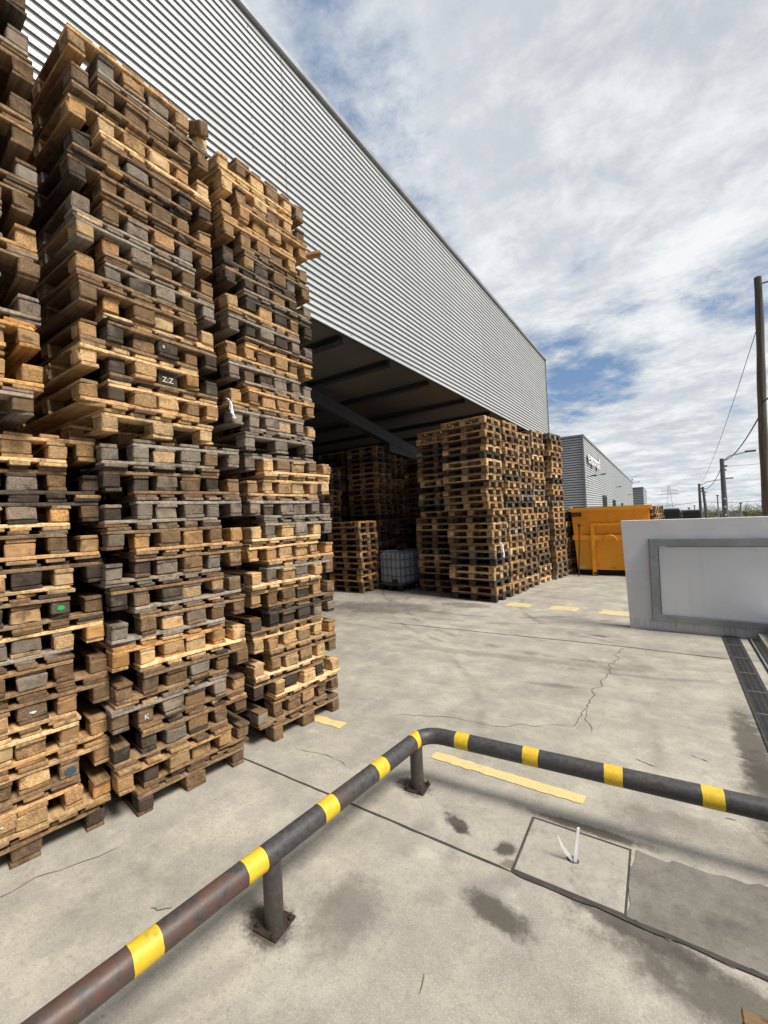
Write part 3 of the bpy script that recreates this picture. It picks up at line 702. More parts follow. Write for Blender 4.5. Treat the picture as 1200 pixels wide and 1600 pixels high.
def far_stack(Lc, ang, count, phrase, seed, split=13, up_off=(0, 0), tones=(1, 2, 1, 0, 2, 4, 3, 1, 0, 2)):
    """Lc: front left (nearest the camera) bottom corner of the short side"""
    r = random.Random(seed); u, n = frame(Lc, ang); base = Vector((Lc[0], Lc[1], 0)) + u * .4 + n * .552
    rz = math.atan2(n.y, n.x); out = []
    for k in range(count):
        off = (r.uniform(-.03, .03), r.uniform(-.025, .025))
        if k >= split: off = (off[0] + up_off[0], off[1] + up_off[1])
        p = base + n * off[0] + u * off[1]; t = r.choice(tones)
        f = r.uniform(.85, 1.15); b = TONES[t]
        out.append((r.choice(FM), (p.x, p.y, k * (HP + .002)), rz + R(r.uniform(-1.3, 1.3)) + (math.pi if r.random() < .5 else 0), (b[0] * f, b[1] * f, b[2] * f, 1), t, phrase, k + 1))
    return out
far = []
far += far_stack((-3.16, 8.85), 6, 26, 'the far corner stack', 31, 13, (.06, .0))
far += far_stack((-3.06, 9.66), 7, 26, 'the second far stack', 32, 13, (.03, .03))
far += far_stack((-2.97, 10.56), 8, 25, 'the third far stack', 33, 12, (.05, -.02))
far += far_stack((-2.87, 11.42), 8, 26, 'the fourth far stack', 34, 13, (.03, .03))
far += far_stack((-2.64, 12.30), 9, 26, 'the fifth far stack', 35, 13, (-.02, .0))
far += far_stack((-6.66, 8.73), 1, 12, 'the short hall stack', 36, 20, (0, 0), (5, 1, 2, 5, 1))
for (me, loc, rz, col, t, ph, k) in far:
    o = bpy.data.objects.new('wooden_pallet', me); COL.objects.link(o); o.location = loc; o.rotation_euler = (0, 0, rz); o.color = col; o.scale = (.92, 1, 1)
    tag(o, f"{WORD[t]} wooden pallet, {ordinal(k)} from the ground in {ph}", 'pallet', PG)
rest = []
rest += far_stack((-2.53, 13.20), 9, 12, '', 41)
rest += far_stack((-2.43, 14.05), 9, 12, '', 42)
rest += far_stack((-4.33, 9.45), 6, 26, '', 43, 12, (-.09, .05))
rest += far_stack((-4.34, 10.25), 6, 26, '', 52); rest += far_stack((-4.28, 11.1), 6, 25, '', 53)
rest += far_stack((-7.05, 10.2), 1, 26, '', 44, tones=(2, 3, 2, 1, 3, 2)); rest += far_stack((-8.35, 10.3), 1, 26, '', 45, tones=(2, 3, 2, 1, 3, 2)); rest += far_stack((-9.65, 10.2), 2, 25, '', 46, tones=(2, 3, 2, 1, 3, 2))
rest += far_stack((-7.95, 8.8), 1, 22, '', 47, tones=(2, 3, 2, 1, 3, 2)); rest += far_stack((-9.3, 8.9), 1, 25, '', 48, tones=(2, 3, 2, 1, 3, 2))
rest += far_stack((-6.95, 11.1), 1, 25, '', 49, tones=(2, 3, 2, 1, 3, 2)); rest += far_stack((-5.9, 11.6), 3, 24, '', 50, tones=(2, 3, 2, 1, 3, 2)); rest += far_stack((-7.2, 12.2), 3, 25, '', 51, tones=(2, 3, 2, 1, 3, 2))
rest += far_stack((-.45, 21.0), 12, 12, '', 54); rest += far_stack((-.35, 22.0), 12, 12, '', 55); rest += far_stack((-1.4, 20.0), 12, 12, '', 56)
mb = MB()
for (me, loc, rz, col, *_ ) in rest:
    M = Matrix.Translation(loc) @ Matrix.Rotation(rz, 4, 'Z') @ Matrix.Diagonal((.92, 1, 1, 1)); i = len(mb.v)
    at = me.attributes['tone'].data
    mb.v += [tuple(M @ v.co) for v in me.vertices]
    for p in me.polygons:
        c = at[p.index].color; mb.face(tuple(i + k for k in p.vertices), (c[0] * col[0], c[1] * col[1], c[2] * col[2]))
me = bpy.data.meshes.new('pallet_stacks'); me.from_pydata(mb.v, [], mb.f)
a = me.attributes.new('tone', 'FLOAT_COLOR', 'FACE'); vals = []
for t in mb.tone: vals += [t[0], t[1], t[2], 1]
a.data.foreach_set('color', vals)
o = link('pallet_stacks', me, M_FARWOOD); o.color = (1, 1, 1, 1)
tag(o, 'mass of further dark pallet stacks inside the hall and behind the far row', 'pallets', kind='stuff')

# ---------------------------------------------------------------- warehouse
FX, FZ0, FZ1, FY0, FY1, BX = -4.45, 5.10, 8.86, -9.0, 20.55, -17.0
wh = thing('warehouse', 'large hall clad in silver corrugated sheet with an open front full of pallets', 'warehouse', (0, 0, 0))
def corrugated(x, y0, y1, z0, z1, pitch, depth, ax='y', outward=1):
    """horizontal slats, their faces tilted up, gaps between them over a dark sheet that paints the shade under each rib; ax='y': wall at x along y, ax='x': wall at y=const (x arg) along x"""
    mb = MB(); n = int(round((z1 - z0) / pitch)); P_ = (z1 - z0) / n
    for k in range(n):
        i = len(mb.v)
        for f, d_ in ((.03, .05), (.02, .95), (.05, 1.0), (.555, .85), (.57, .05)):
            o_ = x + outward * depth * d_; zq = z0 + (k + f) * P_
            if ax == 'y': mb.v += [(o_, y0, zq), (o_, y1, zq)]
            else: mb.v += [(y0, o_, zq), (y1, o_, zq)]
        for q in range(4): mb.face((i + 2 * q, i + 2 * q + 1, i + 2 * q + 3, i + 2 * q + 2))
    return mb
def shade_sheet(x, y0, y1, z0, z1, parent, ax='y'):  # dark sheet behind the slats, its colour stands for shade under each rib
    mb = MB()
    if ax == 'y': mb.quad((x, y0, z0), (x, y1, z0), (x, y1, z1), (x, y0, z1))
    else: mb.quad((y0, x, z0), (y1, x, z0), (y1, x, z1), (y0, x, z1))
    return link('rib_shade_sheet', mb.mesh('rib_shade_sheet'), M_RIBSHADE, parent)
RP = (FZ1 - FZ0) / 36
shade_sheet(FX, FY0, FY1, FZ0, FZ1, wh)
mb = corrugated(FX, FY0, FY1, FZ0, FZ1, RP, .014); nslat = len(mb.f)
y = FY0 + .85
while y < FY1:
    for k in range(0, 36, 2):
        if rnd.random() < .85: mb.box((FX + .014, y + rnd.uniform(-.01, .01), FZ0 + (k + .45) * RP), (.005, .007, .007))
    y += 2.0
me = bpy.data.meshes.new('cladding'); me.from_pydata(mb.v, [], mb.f); me.materials.append(M_CLAD); me.materials.append(M_TRIMD)
me.polygons.foreach_set('material_index', [0 if k < nslat else 1 for k in range(len(mb.f))])
link('cladding', me, None, wh)
mb = MB(); mb.box((FX - .02, (FY0 + FY1) / 2, FZ1 + .04), (.09, (FY1 - FY0) / 2 + .06, .04)); link('roof_edge', mb.mesh('roof_edge'), M_TRIM, wh)
mb = MB(); mb.box((FX + .0, FY1 + .03, (FZ0 + FZ1) / 2), (.055, .03, (FZ1 - FZ0) / 2)); link('corner_trim', mb.mesh('corner_trim'), M_TRIM, wh)
mb = MB(); mb.box((FX - .01, (FY0 + FY1) / 2, FZ0 - .008), (.02, (FY1 - FY0) / 2, .007)); link('drip_edge', mb.mesh('drip_edge'), M_STEEL, wh)
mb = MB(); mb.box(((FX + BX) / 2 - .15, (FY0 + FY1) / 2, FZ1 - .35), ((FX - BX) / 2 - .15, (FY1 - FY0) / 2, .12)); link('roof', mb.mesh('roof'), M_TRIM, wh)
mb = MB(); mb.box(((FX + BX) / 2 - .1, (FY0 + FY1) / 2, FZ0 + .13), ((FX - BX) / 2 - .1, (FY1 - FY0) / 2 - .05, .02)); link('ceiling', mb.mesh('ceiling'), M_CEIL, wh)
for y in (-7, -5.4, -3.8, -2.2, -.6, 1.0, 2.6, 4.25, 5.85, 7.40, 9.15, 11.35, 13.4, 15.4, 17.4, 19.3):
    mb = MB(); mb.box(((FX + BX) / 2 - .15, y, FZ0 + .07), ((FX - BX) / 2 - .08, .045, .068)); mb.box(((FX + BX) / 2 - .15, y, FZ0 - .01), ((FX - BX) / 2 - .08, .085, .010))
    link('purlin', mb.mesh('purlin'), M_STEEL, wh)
gx = -6.9
mb = MB()
mb.bar((gx, 3.4, 5.62), (gx, 12.4, 4.0), .10, .16); mb.bar((gx, 12.4, 3.9), (gx, 10.6, 4.02), .09, .12)
link('rafter', mb.mesh('rafter'), M_STEEL, wh)
mb = MB(); mb.box((gx, 12.6, 2.1), (.1, .14, 2.1)); link('column', mb.mesh('column'), M_STEEL, wh)
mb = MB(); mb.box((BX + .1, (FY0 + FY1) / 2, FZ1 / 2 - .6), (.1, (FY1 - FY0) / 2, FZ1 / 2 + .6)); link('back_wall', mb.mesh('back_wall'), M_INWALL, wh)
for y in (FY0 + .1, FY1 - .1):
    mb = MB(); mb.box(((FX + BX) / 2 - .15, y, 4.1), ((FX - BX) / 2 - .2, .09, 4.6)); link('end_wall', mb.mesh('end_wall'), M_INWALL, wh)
mb = MB(); mb.box((FX - .18, FY1 - .12, 2.2), (.12, .09, 2.85)); link('corner_column', mb.mesh('corner_column'), M_TRIM, wh)

# intermediate bulk tank inside the hall
tk = thing('bulk_tank', 'white plastic bulk tank in a metal cage on the hall floor', 'tank', (-5.82, 9.30, 0), R(-9))
mb = MB(); mb.box((-.40, .5, .60), (.375, .475, .43)); me = mb.mesh('bottle'); bm = bmesh.new(); bm.from_mesh(me)
bmesh.ops.bevel(bm, geom=bm.edges[:], offset=.06, segments=3, affect='EDGES'); bm.to_mesh(me); bm.free(); link('bottle', smooth_by_angle(me), M_TANK, tk)
mb = MB(); mb.tube([(-.4, .5, 1.02), (-.4, .5, 1.07)], .08, 16); link('lid', mb.mesh('lid'), M_CONTD, tk)
mb = MB(); X0, X1, Y0, Y1 = -.79, -.01, .01, .99
for k in range(5):
    z = .17 + k * .215
    for a_, b_ in (((X0, Y0), (X1, Y0)), ((X1, Y0), (X1, Y1)), ((X1, Y1), (X0, Y1)), ((X0, Y1), (X0, Y0))): mb.bar((*a_, z), (*b_, z), .009)
for k in range(6):
    x = X0 + (X1 - X0) * k / 5; mb.bar((x, Y0, .15), (x, Y0, 1.05), .008); mb.bar((x, Y1, .15), (x, Y1, 1.05), .008)
    y = Y0 + (Y1 - Y0) * k / 5; mb.bar((X0, y, .15), (X0, y, 1.05), .008); mb.bar((X1, y, .15), (X1, y, 1.05), .008)
link('cage', mb.mesh('cage'), M_CAGE, tk)
mb = MB(); mb.box((-.4, .5, .135), (.4, .5, .02))
for x in (-.73, -.4, -.07):
    for y in (.07, .5, .93): mb.box((x, y, .06), (.06, .06, .056))
link('base_pallet', mb.mesh('base_pallet'), M_CONTD, tk)
mb = MB(); mb.box((-.2, -.02, .24), (.07, .03, .06)); link('tap', mb.mesh('tap'), M_CONTD, tk)

# ---------------------------------------------------------------- second building with sign
b2 = thing('office_building', 'grey corrugated building with white letters behind the orange container', 'building', (-4.45, 30.3, 0), R(1.2))
BH, BLN, BWD = 6.62, 70., 12.
link('side_wall', corrugated(0, 0, BLN, -2.4, BH, .165, .016).mesh('side_wall'), M_CLAD2, b2)
shade_sheet(-.0, .0, BLN, -2.4, BH, b2); shade_sheet(0, -BWD, -.02, -2.4, BH, b2, 'x')
link('front_wall', corrugated(0, -BWD, -.02, -2.4, BH, .165, .016, 'x', -1).mesh('front_wall'), M_CLAD2, b2)
mb = MB(); mb.box((-.01, -.01, BH / 2 - .5), (.06, .06, BH / 2 + .52)); link('corner_trim', mb.mesh('corner_trim'), M_TRIM, b2)
mb = MB(); mb.box((0, BLN / 2 + .08, BH + .06), (.09, BLN / 2, .06)); mb.box((-BWD / 2, 0, BH + .062), (BWD / 2 + .09, .09, .06)); link('coping', mb.mesh('coping'), M_TRIM, b2)
mb = MB(); mb.box((-BWD / 2, BLN / 2, BH - .3), (BWD / 2 - .1, BLN / 2 - .1, .1)); link('roof', mb.mesh('roof'), M_TRIM, b2)
mb = MB(); mb.box((-BWD / 2, BLN - .05, BH / 2 - .5), (BWD / 2 - .1, .05, BH / 2 + .4)); mb.box((-BWD + .05, BLN / 2, BH / 2 - .5), (.05, BLN / 2 - .12, BH / 2 + .4)); link('back_wall', mb.mesh('back_wall'), M_TRIM, b2)
me = text_mesh('exporpal', 1.25, .02, 'sign_letters')
sl = link('sign_letters', me, M_WHITE, b2, (.15, 1.15, 4.98), (R(90), 0, R(90))); sl.scale = (1.62, 1, 1)
link('letter_dark_back', text_mesh('exporpal', 1.25, .03, 'letter_dark_back'), M_LAMP, sl, (-.02, 0, -.052))  # dark copy of the letters set close behind them
for (y, z) in ((1.4, 4.05), (8., 4.55), (26., 4.16), (50., 3.7)):
    mb = MB(); mb.bar((.03, y, z), (.35, y, z + .03), .025); mb.box((.42, y + .03, z + .04), (.14, .12, .045), .0)
    link('floodlight', mb.mesh('floodlight'), M_LAMP, b2)
mb = MB(); mb.bar((.05, BLN - .5, BH - .25), (.05, BLN - .5, BH + .9), .03); mb.box((.05, BLN - .5, BH + .6), (.1, .1, .12)); mb.bar((.05, BLN + .1, BH - .1), (1.1, BLN + .1, BH + .02), .03); mb.box((1.2, BLN + .1, BH + .03), (.2, .1, .05))
link('roof_mast', mb.mesh('roof_mast'), M_LAMP, b2)
for y, zt in ((12., 2.9), (22., 2.64), (35., 2.33)):
    mb = MB(); mb.box((.055, y, zt - .95), (.03, 1.6, .98)); f_ = link('window', mb.mesh('window'), M_LAMP, b2)
    mb = MB(); mb.box((.088, y, zt - .95), (.006, 1.5, .90)); link('pane', mb.mesh('pane'), M_GLASS, f_)
b3 = thing('far_building', 'small pale grey building beyond the one with white letters', 'building', (-4.67, 115, -2.9), R(1.2))
shade_sheet(0, .02, 45, 0, 8.9, b3); shade_sheet(0, -9, 0, 0, 8.9, b3, 'x')
link('front_wall', corrugated(0, -9, 0, 0, 8.9, .4, .03, 'x', -1).mesh('front_wall'), M_CLAD2, b3)
link('side_wall', corrugated(0, .02, 45, 0, 8.9, .4, .03).mesh('side_wall'), M_CLAD2, b3)
mb = MB(); mb.box((-4.5, 22.5, 8.95), (4.6, 22.6, .06)); link('roof', mb.mesh('roof'), M_TRIM, b3)

# ---------------------------------------------------------------- orange container
ct = thing('waste_container', 'orange steel roll-off waste container behind the white panel', 'container', (-1.40, 13.45, 0), R(2.4))
def prism(pts_bottom, pts_top, name, mat, parent):
    mb = MB(); n = len(pts_bottom); mb.v = list(pts_bottom) + list(pts_top)
    mb.face(tuple(range(n - 1, -1, -1))); mb.face(tuple(range(n, 2 * n)))
    for k in range(n): mb.face((k, (k + 1) % n, n + (k + 1) % n, n + k))
    return link(name, mb.mesh(name), mat, parent)
CL = 5.2
body = prism([(-.87, 0, .16), (.90, 0, .16), (.90, CL, .16), (-.87, CL, .16)], [(-.975, -.02, 1.86), (.95, -.02, 1.86), (.95, CL, 1.86), (-.975, CL, 1.86)], 'body', M_CONT, ct)
mb = MB()
for a_, b_ in (((-1.0, -.05), (.98, -.05)), ((.98, -.05), (.98, CL + .03)), ((.98, CL + .03), (-1.0, CL + .03)), ((-1.0, CL + .03), (-1.0, -.05))): mb.bar((*a_, 1.90), (*b_, 1.90), .055, .05)
link('rim', mb.mesh('rim'), M_CONT, ct)
mb = MB(); mb.box((-.02, -.055, 1.09), (.94, .045, .062)); link('cross_rib', mb.mesh('cross_rib'), M_CONT, ct)
mb = MB(); mb.bar((-.43, -.075, .02), (-.43, -.075, 1.44), .045, .05, (0, 1, 0)); mb.bar((.46, -.075, .02), (.46, -.075, 1.44), .045, .05, (0, 1, 0)); mb.bar((-.475, -.078, 1.455), (.505, -.078, 1.455), .048, .035)
link('lifting_frame', mb.mesh('lifting_frame'), M_CONT, ct)
mb = MB(); mb.tube([(.0 + .17 * math.cos(a), -.12 - .05 * math.sin(a), .98 + .17 * math.sin(a)) for a in [math.pi * k / 12 for k in range(13)]], .020, 10); link('hook_bar', smooth_by_angle(mb.mesh('hook_bar')), M_CONT, ct)
mb = MB()
for k in range(1, 7):
    mb.box((.955, k * .75, 1.0), (.03, .05, .83)); mb.box((-.955, k * .75, 1.0), (.03, .05, .83))
link('side_rib', mb.mesh('side_rib'), M_CONT, ct)
pl = link('number_plate', (lambda q: (q.box((0, 0, 0), (.125, .006, .058)), q)[1])(MB()).mesh('number_plate'), M_CONTD, ct, (-.835, -.028, 1.755))
link('number', text_mesh('1551', .105, .001, 'number'), M_ORTXT, pl, (-.112, -.0085, -.036), (R(90), 0, 0))
lb = link('warning_label', (lambda q: (q.box((0, 0, 0), (.09, .004, .05)), q)[1])(MB()).mesh('warning_label'), M_LABEL, ct, (-.76, -.014, .25))
mb = MB(); mb.box((0, .3, .08), (.80, .25, .078)); mb.box((0, 2.6, .08), (.80, 2.0, .07)); link('underframe', mb.mesh('underframe'), M_DARK, ct)
mb = MB()
for x in (-.4, .44): mb.tube([(x - .05, -.06, .075), (x + .05, -.06, .075)], .075, 16)
link('roller', smooth_by_angle(mb.mesh('roller')), M_CONTD, ct)
mb = MB()
for x, z in ((-.33, .30), (.02, .22), (.09, .22), (-.42, .27)): mb.tube([(x, -.02, z), (x, -.032, z)], .014, 8)
link('bolt_hole', mb.mesh('bolt_hole'), M_CONTD, ct)
rod = thing('marker_rod', 'thin rusty rod with a small cap leaning before the orange container', 'rod', (-2.20, 13.05, 0))
mb = MB(); mb.tube([(0, 0, 0), (.045, .02, .75), (.075, .04, 1.45)], .016, 8); link('rod', mb.mesh('rod'), M_RUSTROD, rod)
mb = MB(); mb.tube([(.075, .04, 1.42), (.085, .04, 1.49), (.13, .04, 1.47)], [.05, .045, .012], 8); link('cap', mb.mesh('cap'), M_RUSTROD, rod)
# white post and block between stacks and container
wp = thing('gate_post', 'narrow white post on a concrete foot between the far row and the orange container', 'post', (-2.62, 15.2, 0))
mb = MB(); mb.bar((-.04, 0, .3), (-.10, 0, 2.0), .05); mb.bar((.05, 0, .3), (.0, 0, 1.9), .04); link('post', mb.mesh('post'), M_WHITE, wp)
mb = MB(); mb.box((.05, 0, .17), (.22, .22, .17)); link('foot', mb.mesh('foot'), M_KERB, wp)

# ---------------------------------------------------------------- blank sign wall on the right
PY, PT = 7.76, .085
sw = thing('sign_wall', 'white rendered sign wall with an empty grey metal frame, standing across the end of the drain', 'sign wall', (0, 0, 0))
prism([(-.59, PY, .0), (3.2, PY, .0), (3.2, PY + 2 * PT, .0), (-.59, PY + 2 * PT, .0)], [(-.647, PY, 1.708), (3.2, PY, 1.708), (3.2, PY + 2 * PT, 1.708), (-.647, PY + 2 * PT, 1.708)], 'panel_wall', M_WALLR, sw)
mb = MB()
x0, x1, z0, z1, fw = -.2755, 2.95, .156, 1.416, .056
yc = PY - .028
mb.box(((x0 + x1) / 2, yc, z1 - fw), ((x1 - x0) / 2, .032, fw)); mb.box(((x0 + x1) / 2, yc, z0 + fw * .8), ((x1 - x0) / 2, .032, fw * .8))
mb.box((x0 + fw, yc, (z0 + z1) / 2 - fw * .1), (fw, .0315, (z1 - z0) / 2 - fw * .95)); mb.box((x1 - fw, yc, (z0 + z1) / 2 - fw * .1), (fw, .0315, (z1 - z0) / 2 - fw * .95))
me = mb.mesh('frame'); link('frame', me, M_ALU, sw)
mb = MB(); mb.box(((x0 + x1) / 2, PY - .004, (z0 + z1) / 2), ((x1 - x0) / 2 - 2 * fw + .004, .006, (z1 - z0) / 2 - 1.7 * fw)); link('blank_panel', mb.mesh('blank_panel'), M_PANEL, sw)
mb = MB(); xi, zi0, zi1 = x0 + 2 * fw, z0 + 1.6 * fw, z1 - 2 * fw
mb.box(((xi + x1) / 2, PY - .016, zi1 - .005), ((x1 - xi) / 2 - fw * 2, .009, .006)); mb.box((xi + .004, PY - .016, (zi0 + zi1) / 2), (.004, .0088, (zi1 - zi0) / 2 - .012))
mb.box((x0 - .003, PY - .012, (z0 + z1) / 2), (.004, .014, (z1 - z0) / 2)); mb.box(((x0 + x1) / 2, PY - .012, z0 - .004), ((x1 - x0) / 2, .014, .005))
link('seam_shade', mb.mesh('seam_shade'), M_CABLE, sw)  # dark strips: frame seams and the painted shadow gap under its top
# drain, kerbs and the gate track on the right
dr = thing('drain_channel', 'long iron grated drain channel running up to the white sign wall', 'drain', (0, 0, 0))
mb = MB(); mb.box((.650, 3.88, .004), (.093, 3.87, .0035)); link('channel', mb.mesh('channel'), M_DARK, dr)
mb = MB()
for x in (.565, .735): mb.box((x, 3.88, .0095), (.012, 3.87, .0035))
link('edge_rail', mb.mesh('edge_rail'), M_GRATE, dr)
gm = MB(); gl = .56
for k in range(26): gm.box((0, -gl / 2 + .012 + k * (gl - .016) / 25.6, .012), (.070, .0062, .004))
for x in (-.068, -.023, .023, .068): gm.box((x, 0, .0125), (.004, gl / 2 - .004, .0044))
for yy in (-gl / 2 + .006,): gm.box((0, yy, .0135), (.073, .005, .0045))
gme = gm.mesh('grate'); gme.materials.append(M_GRATE)
for k in range(13): link('grate', gme, None, dr, (.650, .80 + k * .565, 0))
mb = MB()
for k in range(13): mb.box((.650, .80 + k * .565 - .2825, .0145), (.074, .006, .003))
link('grate_joint', mb.mesh('grate_joint'), M_GALV, dr)
gt = thing('gate_track', 'steel gate track set in the concrete beside the drain', 'gate track', (0, 0, 0))
mb = MB(); mb.box((.865, 3.88, .004), (.028, 3.87, .0035)); link('slot', mb.mesh('slot'), M_DARK, gt)
mb = MB(); mb.box((.865, 3.88, .011), (.012, 3.87, .005)); link('rail', mb.mesh('rail'), M_GALV, gt)
mb = MB(); mb.box((1.00, 3.87, .05), (.055, 3.86, .05)); me = mb.mesh('kerb'); tag(link('kerb', me, M_KERB), kind='structure')
lw = tag(link('low_wall', (lambda q: (q.box((1.32, 6.0, .16), (.20, 1.72, .16)), q)[1])(MB()).mesh('low_wall'), M_WALLR), 'low rendered plinth beside the gate track in front of the white sign wall', 'wall')

# ---------------------------------------------------------------- poles and wires
def wire(a, b, sag, rad, label, n=24):
    a, b = Vector(a), Vector(b); pts = []
    for k in range(n + 1):
        t = k / n; p = a.lerp(b, t); p.z -= sag * 4 * t * (1 - t); pts.append(p)
    mb = MB(); mb.tube(pts, rad, 6); return tag(link('overhead_cable', mb.mesh('overhead_cable'), M_CABLE), label, 'cable', 'overhead cables')
p1 = thing('utility_pole', 'tall rough wooden utility pole behind the white sign wall', 'utility pole', (2.28, 16, 0))
mb = MB(); pts = []; rad = []
for k in range(25):
    t = k / 24; pts.append((.12 * t + .012 * math.sin(9 * t) - .0, 0, -.3 + 8.55 * t)); rad.append(.118 - .030 * t + .005 * math.sin(31 * t))
mb.tube(pts, rad, 14); link('shaft', smooth_by_angle(mb.mesh('shaft')), M_POLE, p1)
mb = MB(); mb.tube([(.12, 0, 8.05), (.42, -.1, 8.02)], .02, 8); link('bracket', mb.mesh('bracket'), M_CABLE, p1)
def street_pole(x, y, top, label, arm, lean=0., holes=0, rad=.14, base=-1.2, name='street_lamp'):
    t = thing(name, label, 'street lamp' if arm else 'utility pole', (x, y, gz(y)))
    h_ = top - gz(y); mb = MB(); mb.tube([(0, 0, -.2), (-lean, 0, h_)], [rad, rad * .62], 10); link('shaft', smooth_by_angle(mb.mesh('shaft')), M_CPOLE, t)
    if arm:
        mb = MB(); mb.tube([(-lean, 0, h_ - .25), (arm * .3 - lean, 0, h_ + .12), (arm - lean, 0, h_ + .28)], .035, 8); link('arm', mb.mesh('arm'), M_GALV, t)
        mb = MB(); mb.box((arm - lean + .18, 0, h_ + .31), (.26, .09, .05)); link('lamp_head', mb.mesh('lamp_head'), M_LAMP, t)
    mb = MB(); mb.box((.12 - lean, 0, h_ - .5), (.14, .06, .05)); mb.box((.1 - lean, 0, h_ - .75), (.1, .05, .05)); link('bracket', mb.mesh('bracket'), M_CABLE, t)
    if holes:
        mb = MB()
        for k in range(holes): mb.tube([(-lean * .3, -rad - .004, .9 + h_ * .1 + k * .52), (-lean * .3, -rad - .016, .9 + h_ * .1 + k * .52)], .055, 12)
        link('reflector', mb.mesh('reflector'), M_WHITE, t)
    return t
street_pole(3.05, 35, 4.70, 'dark street lamp pole with three white dots', 1.25, .04, 3, .19)
street_pole(2.52, 50, 3.72, 'slim far street lamp with a long thin arm', 2.1, 0, 0, .16)
street_pole(2.86, 47, 3.30, 'leaning far pole beside the slim street lamp', 0, .25, 0, .15, name='utility_pole')
for (x, y, top, lab) in ((1.95, 60, 1.35, 'short thin post left of the far poles'), (2.9, 70, 1.5, 'short thin post close to the slim lamp'), (4.6, 60, 2.6, 'thin grey mast left of the dotted lamp pole'), (6.0, 55, 1.65, 'short grey post right of the dotted lamp pole'), (7.55, 52, 1.95, 'short dark post in front of the bush')):
    t = thing('far_post', lab, 'post', (x, y, gz(y))); mb = MB(); mb.tube([(0, 0, 0), (0, 0, top - gz(y))], [.09, .06], 8); link('shaft', mb.mesh('shaft'), M_GALV, t); mb = MB(); mb.box((0, 0, top - gz(y)), (.12, .08, .05)); link('top_plate', mb.mesh('top_plate'), M_CABLE, t)
wire((2.36, 16, 4.5), (3.05, 35, 4.55), .35, .022, 'thick black cable from the wooden pole to the dotted lamp pole')
wire((2.36, 16, 4.7), (3.6, 5, 6.2), .3, .022, 'thick black cable leaving the wooden pole to the right')
wire((3.03, 35, 4.3), (2.62, 47, 3.15), .5, .022, 'black cable from the dotted lamp pole to the leaning pole')
wire((2.38, 16, 7.0), (2.6, 49.9, 3.6), .5, .010, 'thin pale wire dropping from the wooden pole to the slim lamp')
wire((3.05, 35, 4.2), (9.5, 38, 4.7), .15, .012, 'thin level wire to the right of the dotted lamp pole')
wire((2.52, 50, 2.0), (9.5, 45, 2.2), .3, .020, 'low cable sagging to the right behind the poles')
wire((2.52, 50, 2.0), (-6, 75, 1.9), .3, .020, 'low cable running left behind the poles')
pn = thing('power_pylon', 'distant lattice power pylon with cross arms', 'pylon', (.45, 190, gz(190)))
mb = MB(); hp = 8.6 - gz(190)
for sx in (-1, 1):
    for sy in (-1, 1): mb.bar((sx * 1.3, sy * 1.3, 0), (sx * .22, sy * .22, hp), .035)
for k in range(9):
    z_ = hp * k / 9; w0 = 1.3 - 1.08 * k / 9; w1 = 1.3 - 1.08 * (k + 1) / 9; z2_ = hp * (k + 1) / 9
    mb.bar((-w0, -w0, z_), (w1, -w1, z2_), .018); mb.bar((w0, -w0, z_), (-w1, -w1, z2_), .018)
link('lattice', mb.mesh('lattice'), M_GALV, pn)
for z_, l_ in ((hp - 1.9, 2.6), (hp - 3.1, 2.9)):
    mb = MB(); mb.bar((-l_, 0, z_), (l_, 0, z_), .05); mb.bar((-l_, 0, z_), (0, 0, z_ + .6), .025); mb.bar((l_, 0, z_), (0, 0, z_ + .6), .025); link('cross_arm', mb.mesh('cross_arm'), M_GALV, pn)

# ---------------------------------------------------------------- far trees, sheds, dark crates
def tree(x, y, h_, w_, label, seed, trunk=True, name='tree'):
    h_ *= .78; w_ *= .8
    r = random.Random(seed); t = thing(name, label, 'tree' if trunk else 'bush', (x, y, gz(y)), 0, 'trees beyond the yard')
    mb = MB()
    mb.tube([(0, 0, -.2), (.1, 0, h_ * .45), (0, .1, h_ * .8)], [.05 * h_, .03 * h_, .008 * h_], 8)
    for k in range(5):
        a = r.uniform(0, 6.28); mb.tube([(.05, 0, h_ * r.uniform(.3, .5)), (math.cos(a) * w_ * .35, math.sin(a) * w_ * .35, h_ * r.uniform(.6, .85))], [.02 * h_, .006 * h_], 6)
    link('trunk', mb.mesh('trunk'), M_TRUNK, t)
    mb = MB(); cl_ = [(r.uniform(-.38, .38) * w_, r.uniform(-.38, .38) * w_, h_ * r.uniform(.30, .92), r.uniform(.13, .26) * w_, r.choice((.55, .8, 1.1, 1.5))) for _ in range(22)]
    for (cx, cy, cz, cr, tn) in cl_:
        for _ in range(90):
            v_ = Vector((r.gauss(0, 1), r.gauss(0, 1), r.gauss(0, .8))).normalized() * cr * r.uniform(.5, 1.15)
            c = Vector((cx, cy, cz)) + v_; s_ = h_ * .022 * r.uniform(.6, 1.4)
            a1 = Vector((r.gauss(0, 1), r.gauss(0, 1), r.gauss(0, 1))).normalized(); a2 = a1.orthogonal().normalized()
            mb.quad(c - a1 * s_, c - a2 * s_ * .6, c + a1 * s_, c + a2 * s_ * .6, tn * r.uniform(.7, 1.3))
    link('crown', mb.mesh('crown', attr=True), M_LEAF, t)
k = 0
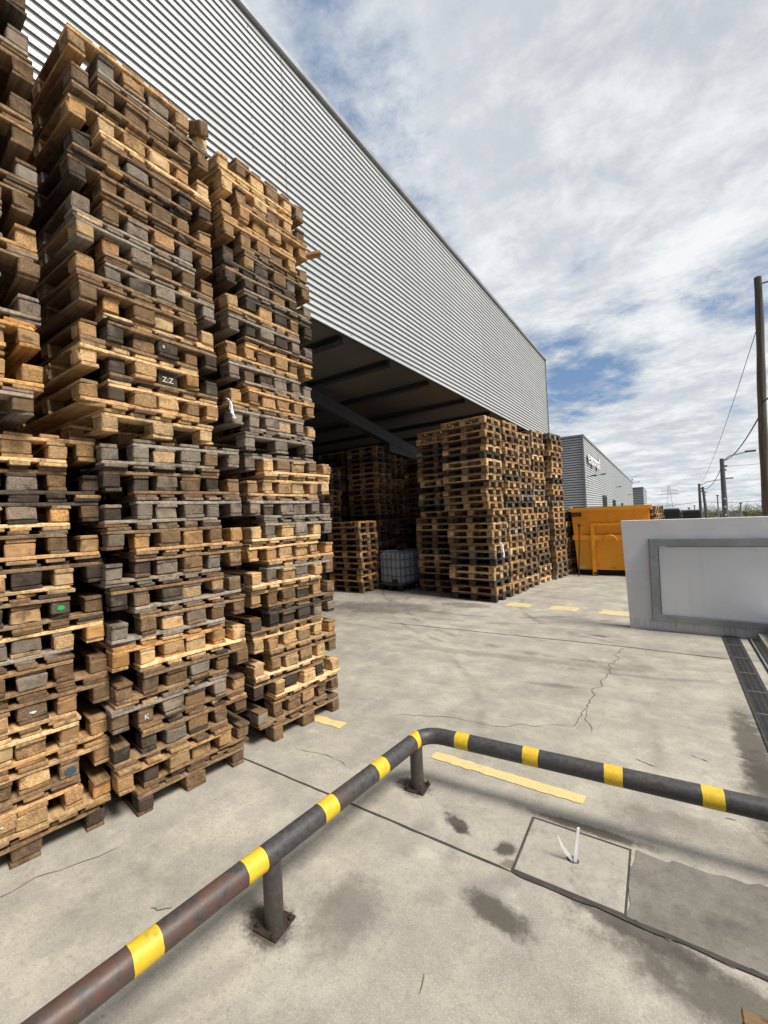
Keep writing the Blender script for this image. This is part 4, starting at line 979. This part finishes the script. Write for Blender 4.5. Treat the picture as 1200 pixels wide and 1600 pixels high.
for (x, y, h_, w_, lab) in [(5.9, 75, 2.9, 4.0, 'low dark tree clump right of the leaning pole'), (4.6, 90, 2.6, 3.5, 'dark distant tree between the far poles'), (9.2, 80, 3.4, 4.5, 'pale green bush right of the dotted lamp pole'),
                            (9.9, 70, 3.0, 3.2, 'green bush left of the wooden pole'), (2.6, 110, 3.0, 4.5, 'distant hazy tree left of the slim lamp'), (1.2, 60, 2.4, 3.0, 'dark rounded tree behind the dark crates'),
                            (13.5, 78, 3.6, 5, 'green tree behind the wooden pole'), (7.4, 120, 3.4, 6, 'distant tree behind the dotted lamp pole')]:
    tree(x, y, h_, w_, lab, 300 + k); k += 1
hd = MB(); r_ = random.Random(4)
for _ in range(9000):
    x = r_.uniform(-70, 120); y = 160 + r_.uniform(-6, 6); z = gz(y) + abs(r_.gauss(0, 1)) * (.50 + .3 * mnoise.noise((x * .07, 0, 0)) + .35 * mnoise.noise((x * .3, 3, 0)))
    s_ = r_.uniform(.15, .38); a1 = Vector((r_.gauss(0, 1), r_.gauss(0, 1), r_.gauss(0, 1))).normalized(); a2 = a1.orthogonal()
    c = Vector((x, y, z)); hd.quad(c - a1 * s_, c - a2 * s_ * .6, c + a1 * s_, c + a2 * s_ * .6, r_.uniform(.5, 1.4))
tag(link('distant_woodland', hd.mesh('distant_woodland', attr=True), M_LEAF), 'dark line of distant trees along the horizon', 'woodland', kind='stuff')
M_SHED = paint_mat("shed_wall", (.55, .53, .50), .8, 0, .1)
SHS = .52
sh = thing('shed', 'low pale shed with a grey roof among the far bushes', 'shed', (9.6, 95, gz(95))); sh.scale = (SHS,) * 3
mb = MB(); mb.box((0, 0, 1.2), (2.6, 3, 1.2)); link('wall', mb.mesh('wall'), M_SHED, sh)
mb = MB(); mb.v = [(-2.9, -3.2, 2.4), (2.9, -3.2, 2.4), (0, -3.2, 3.3), (-2.9, 3.2, 2.4), (2.9, 3.2, 2.4), (0, 3.2, 3.3)]
for q in ((0, 1, 2), (5, 4, 3), (0, 3, 4, 1), (1, 4, 5, 2), (2, 5, 3, 0)): mb.face(q)
link('roof', mb.mesh('roof'), M_TRIM, sh)
for (x, y, w_, h_, lab) in ((.05, 28, .42, 1.62, 'dark slatted crate stack right of the far pallets'), (1.02, 30, .42, 1.48, 'dark slatted crate stack next to the far posts')):
    t = thing('crate_stack', lab, 'crates', (x, y, gz(y)), R(6)); mb = MB(); top = h_ - gz(y)
    n = int(top / .16)
    for k in range(n): mb.box((rnd.uniform(-.02, .02), 0, .08 + k * top / n), (w_, .55, top / n / 2 - .018)); mb.box((0, 0, .08 + k * top / n), (w_ - .05, .5, top / n / 2))
    link('crates', mb.mesh('crates'), M_CONTD, t)
    mb = MB(); mb.box((0, 0, -.0 + top + .03), (w_ - .04, .5, .03)); link('lid', mb.mesh('lid'), M_TRIMD, t)
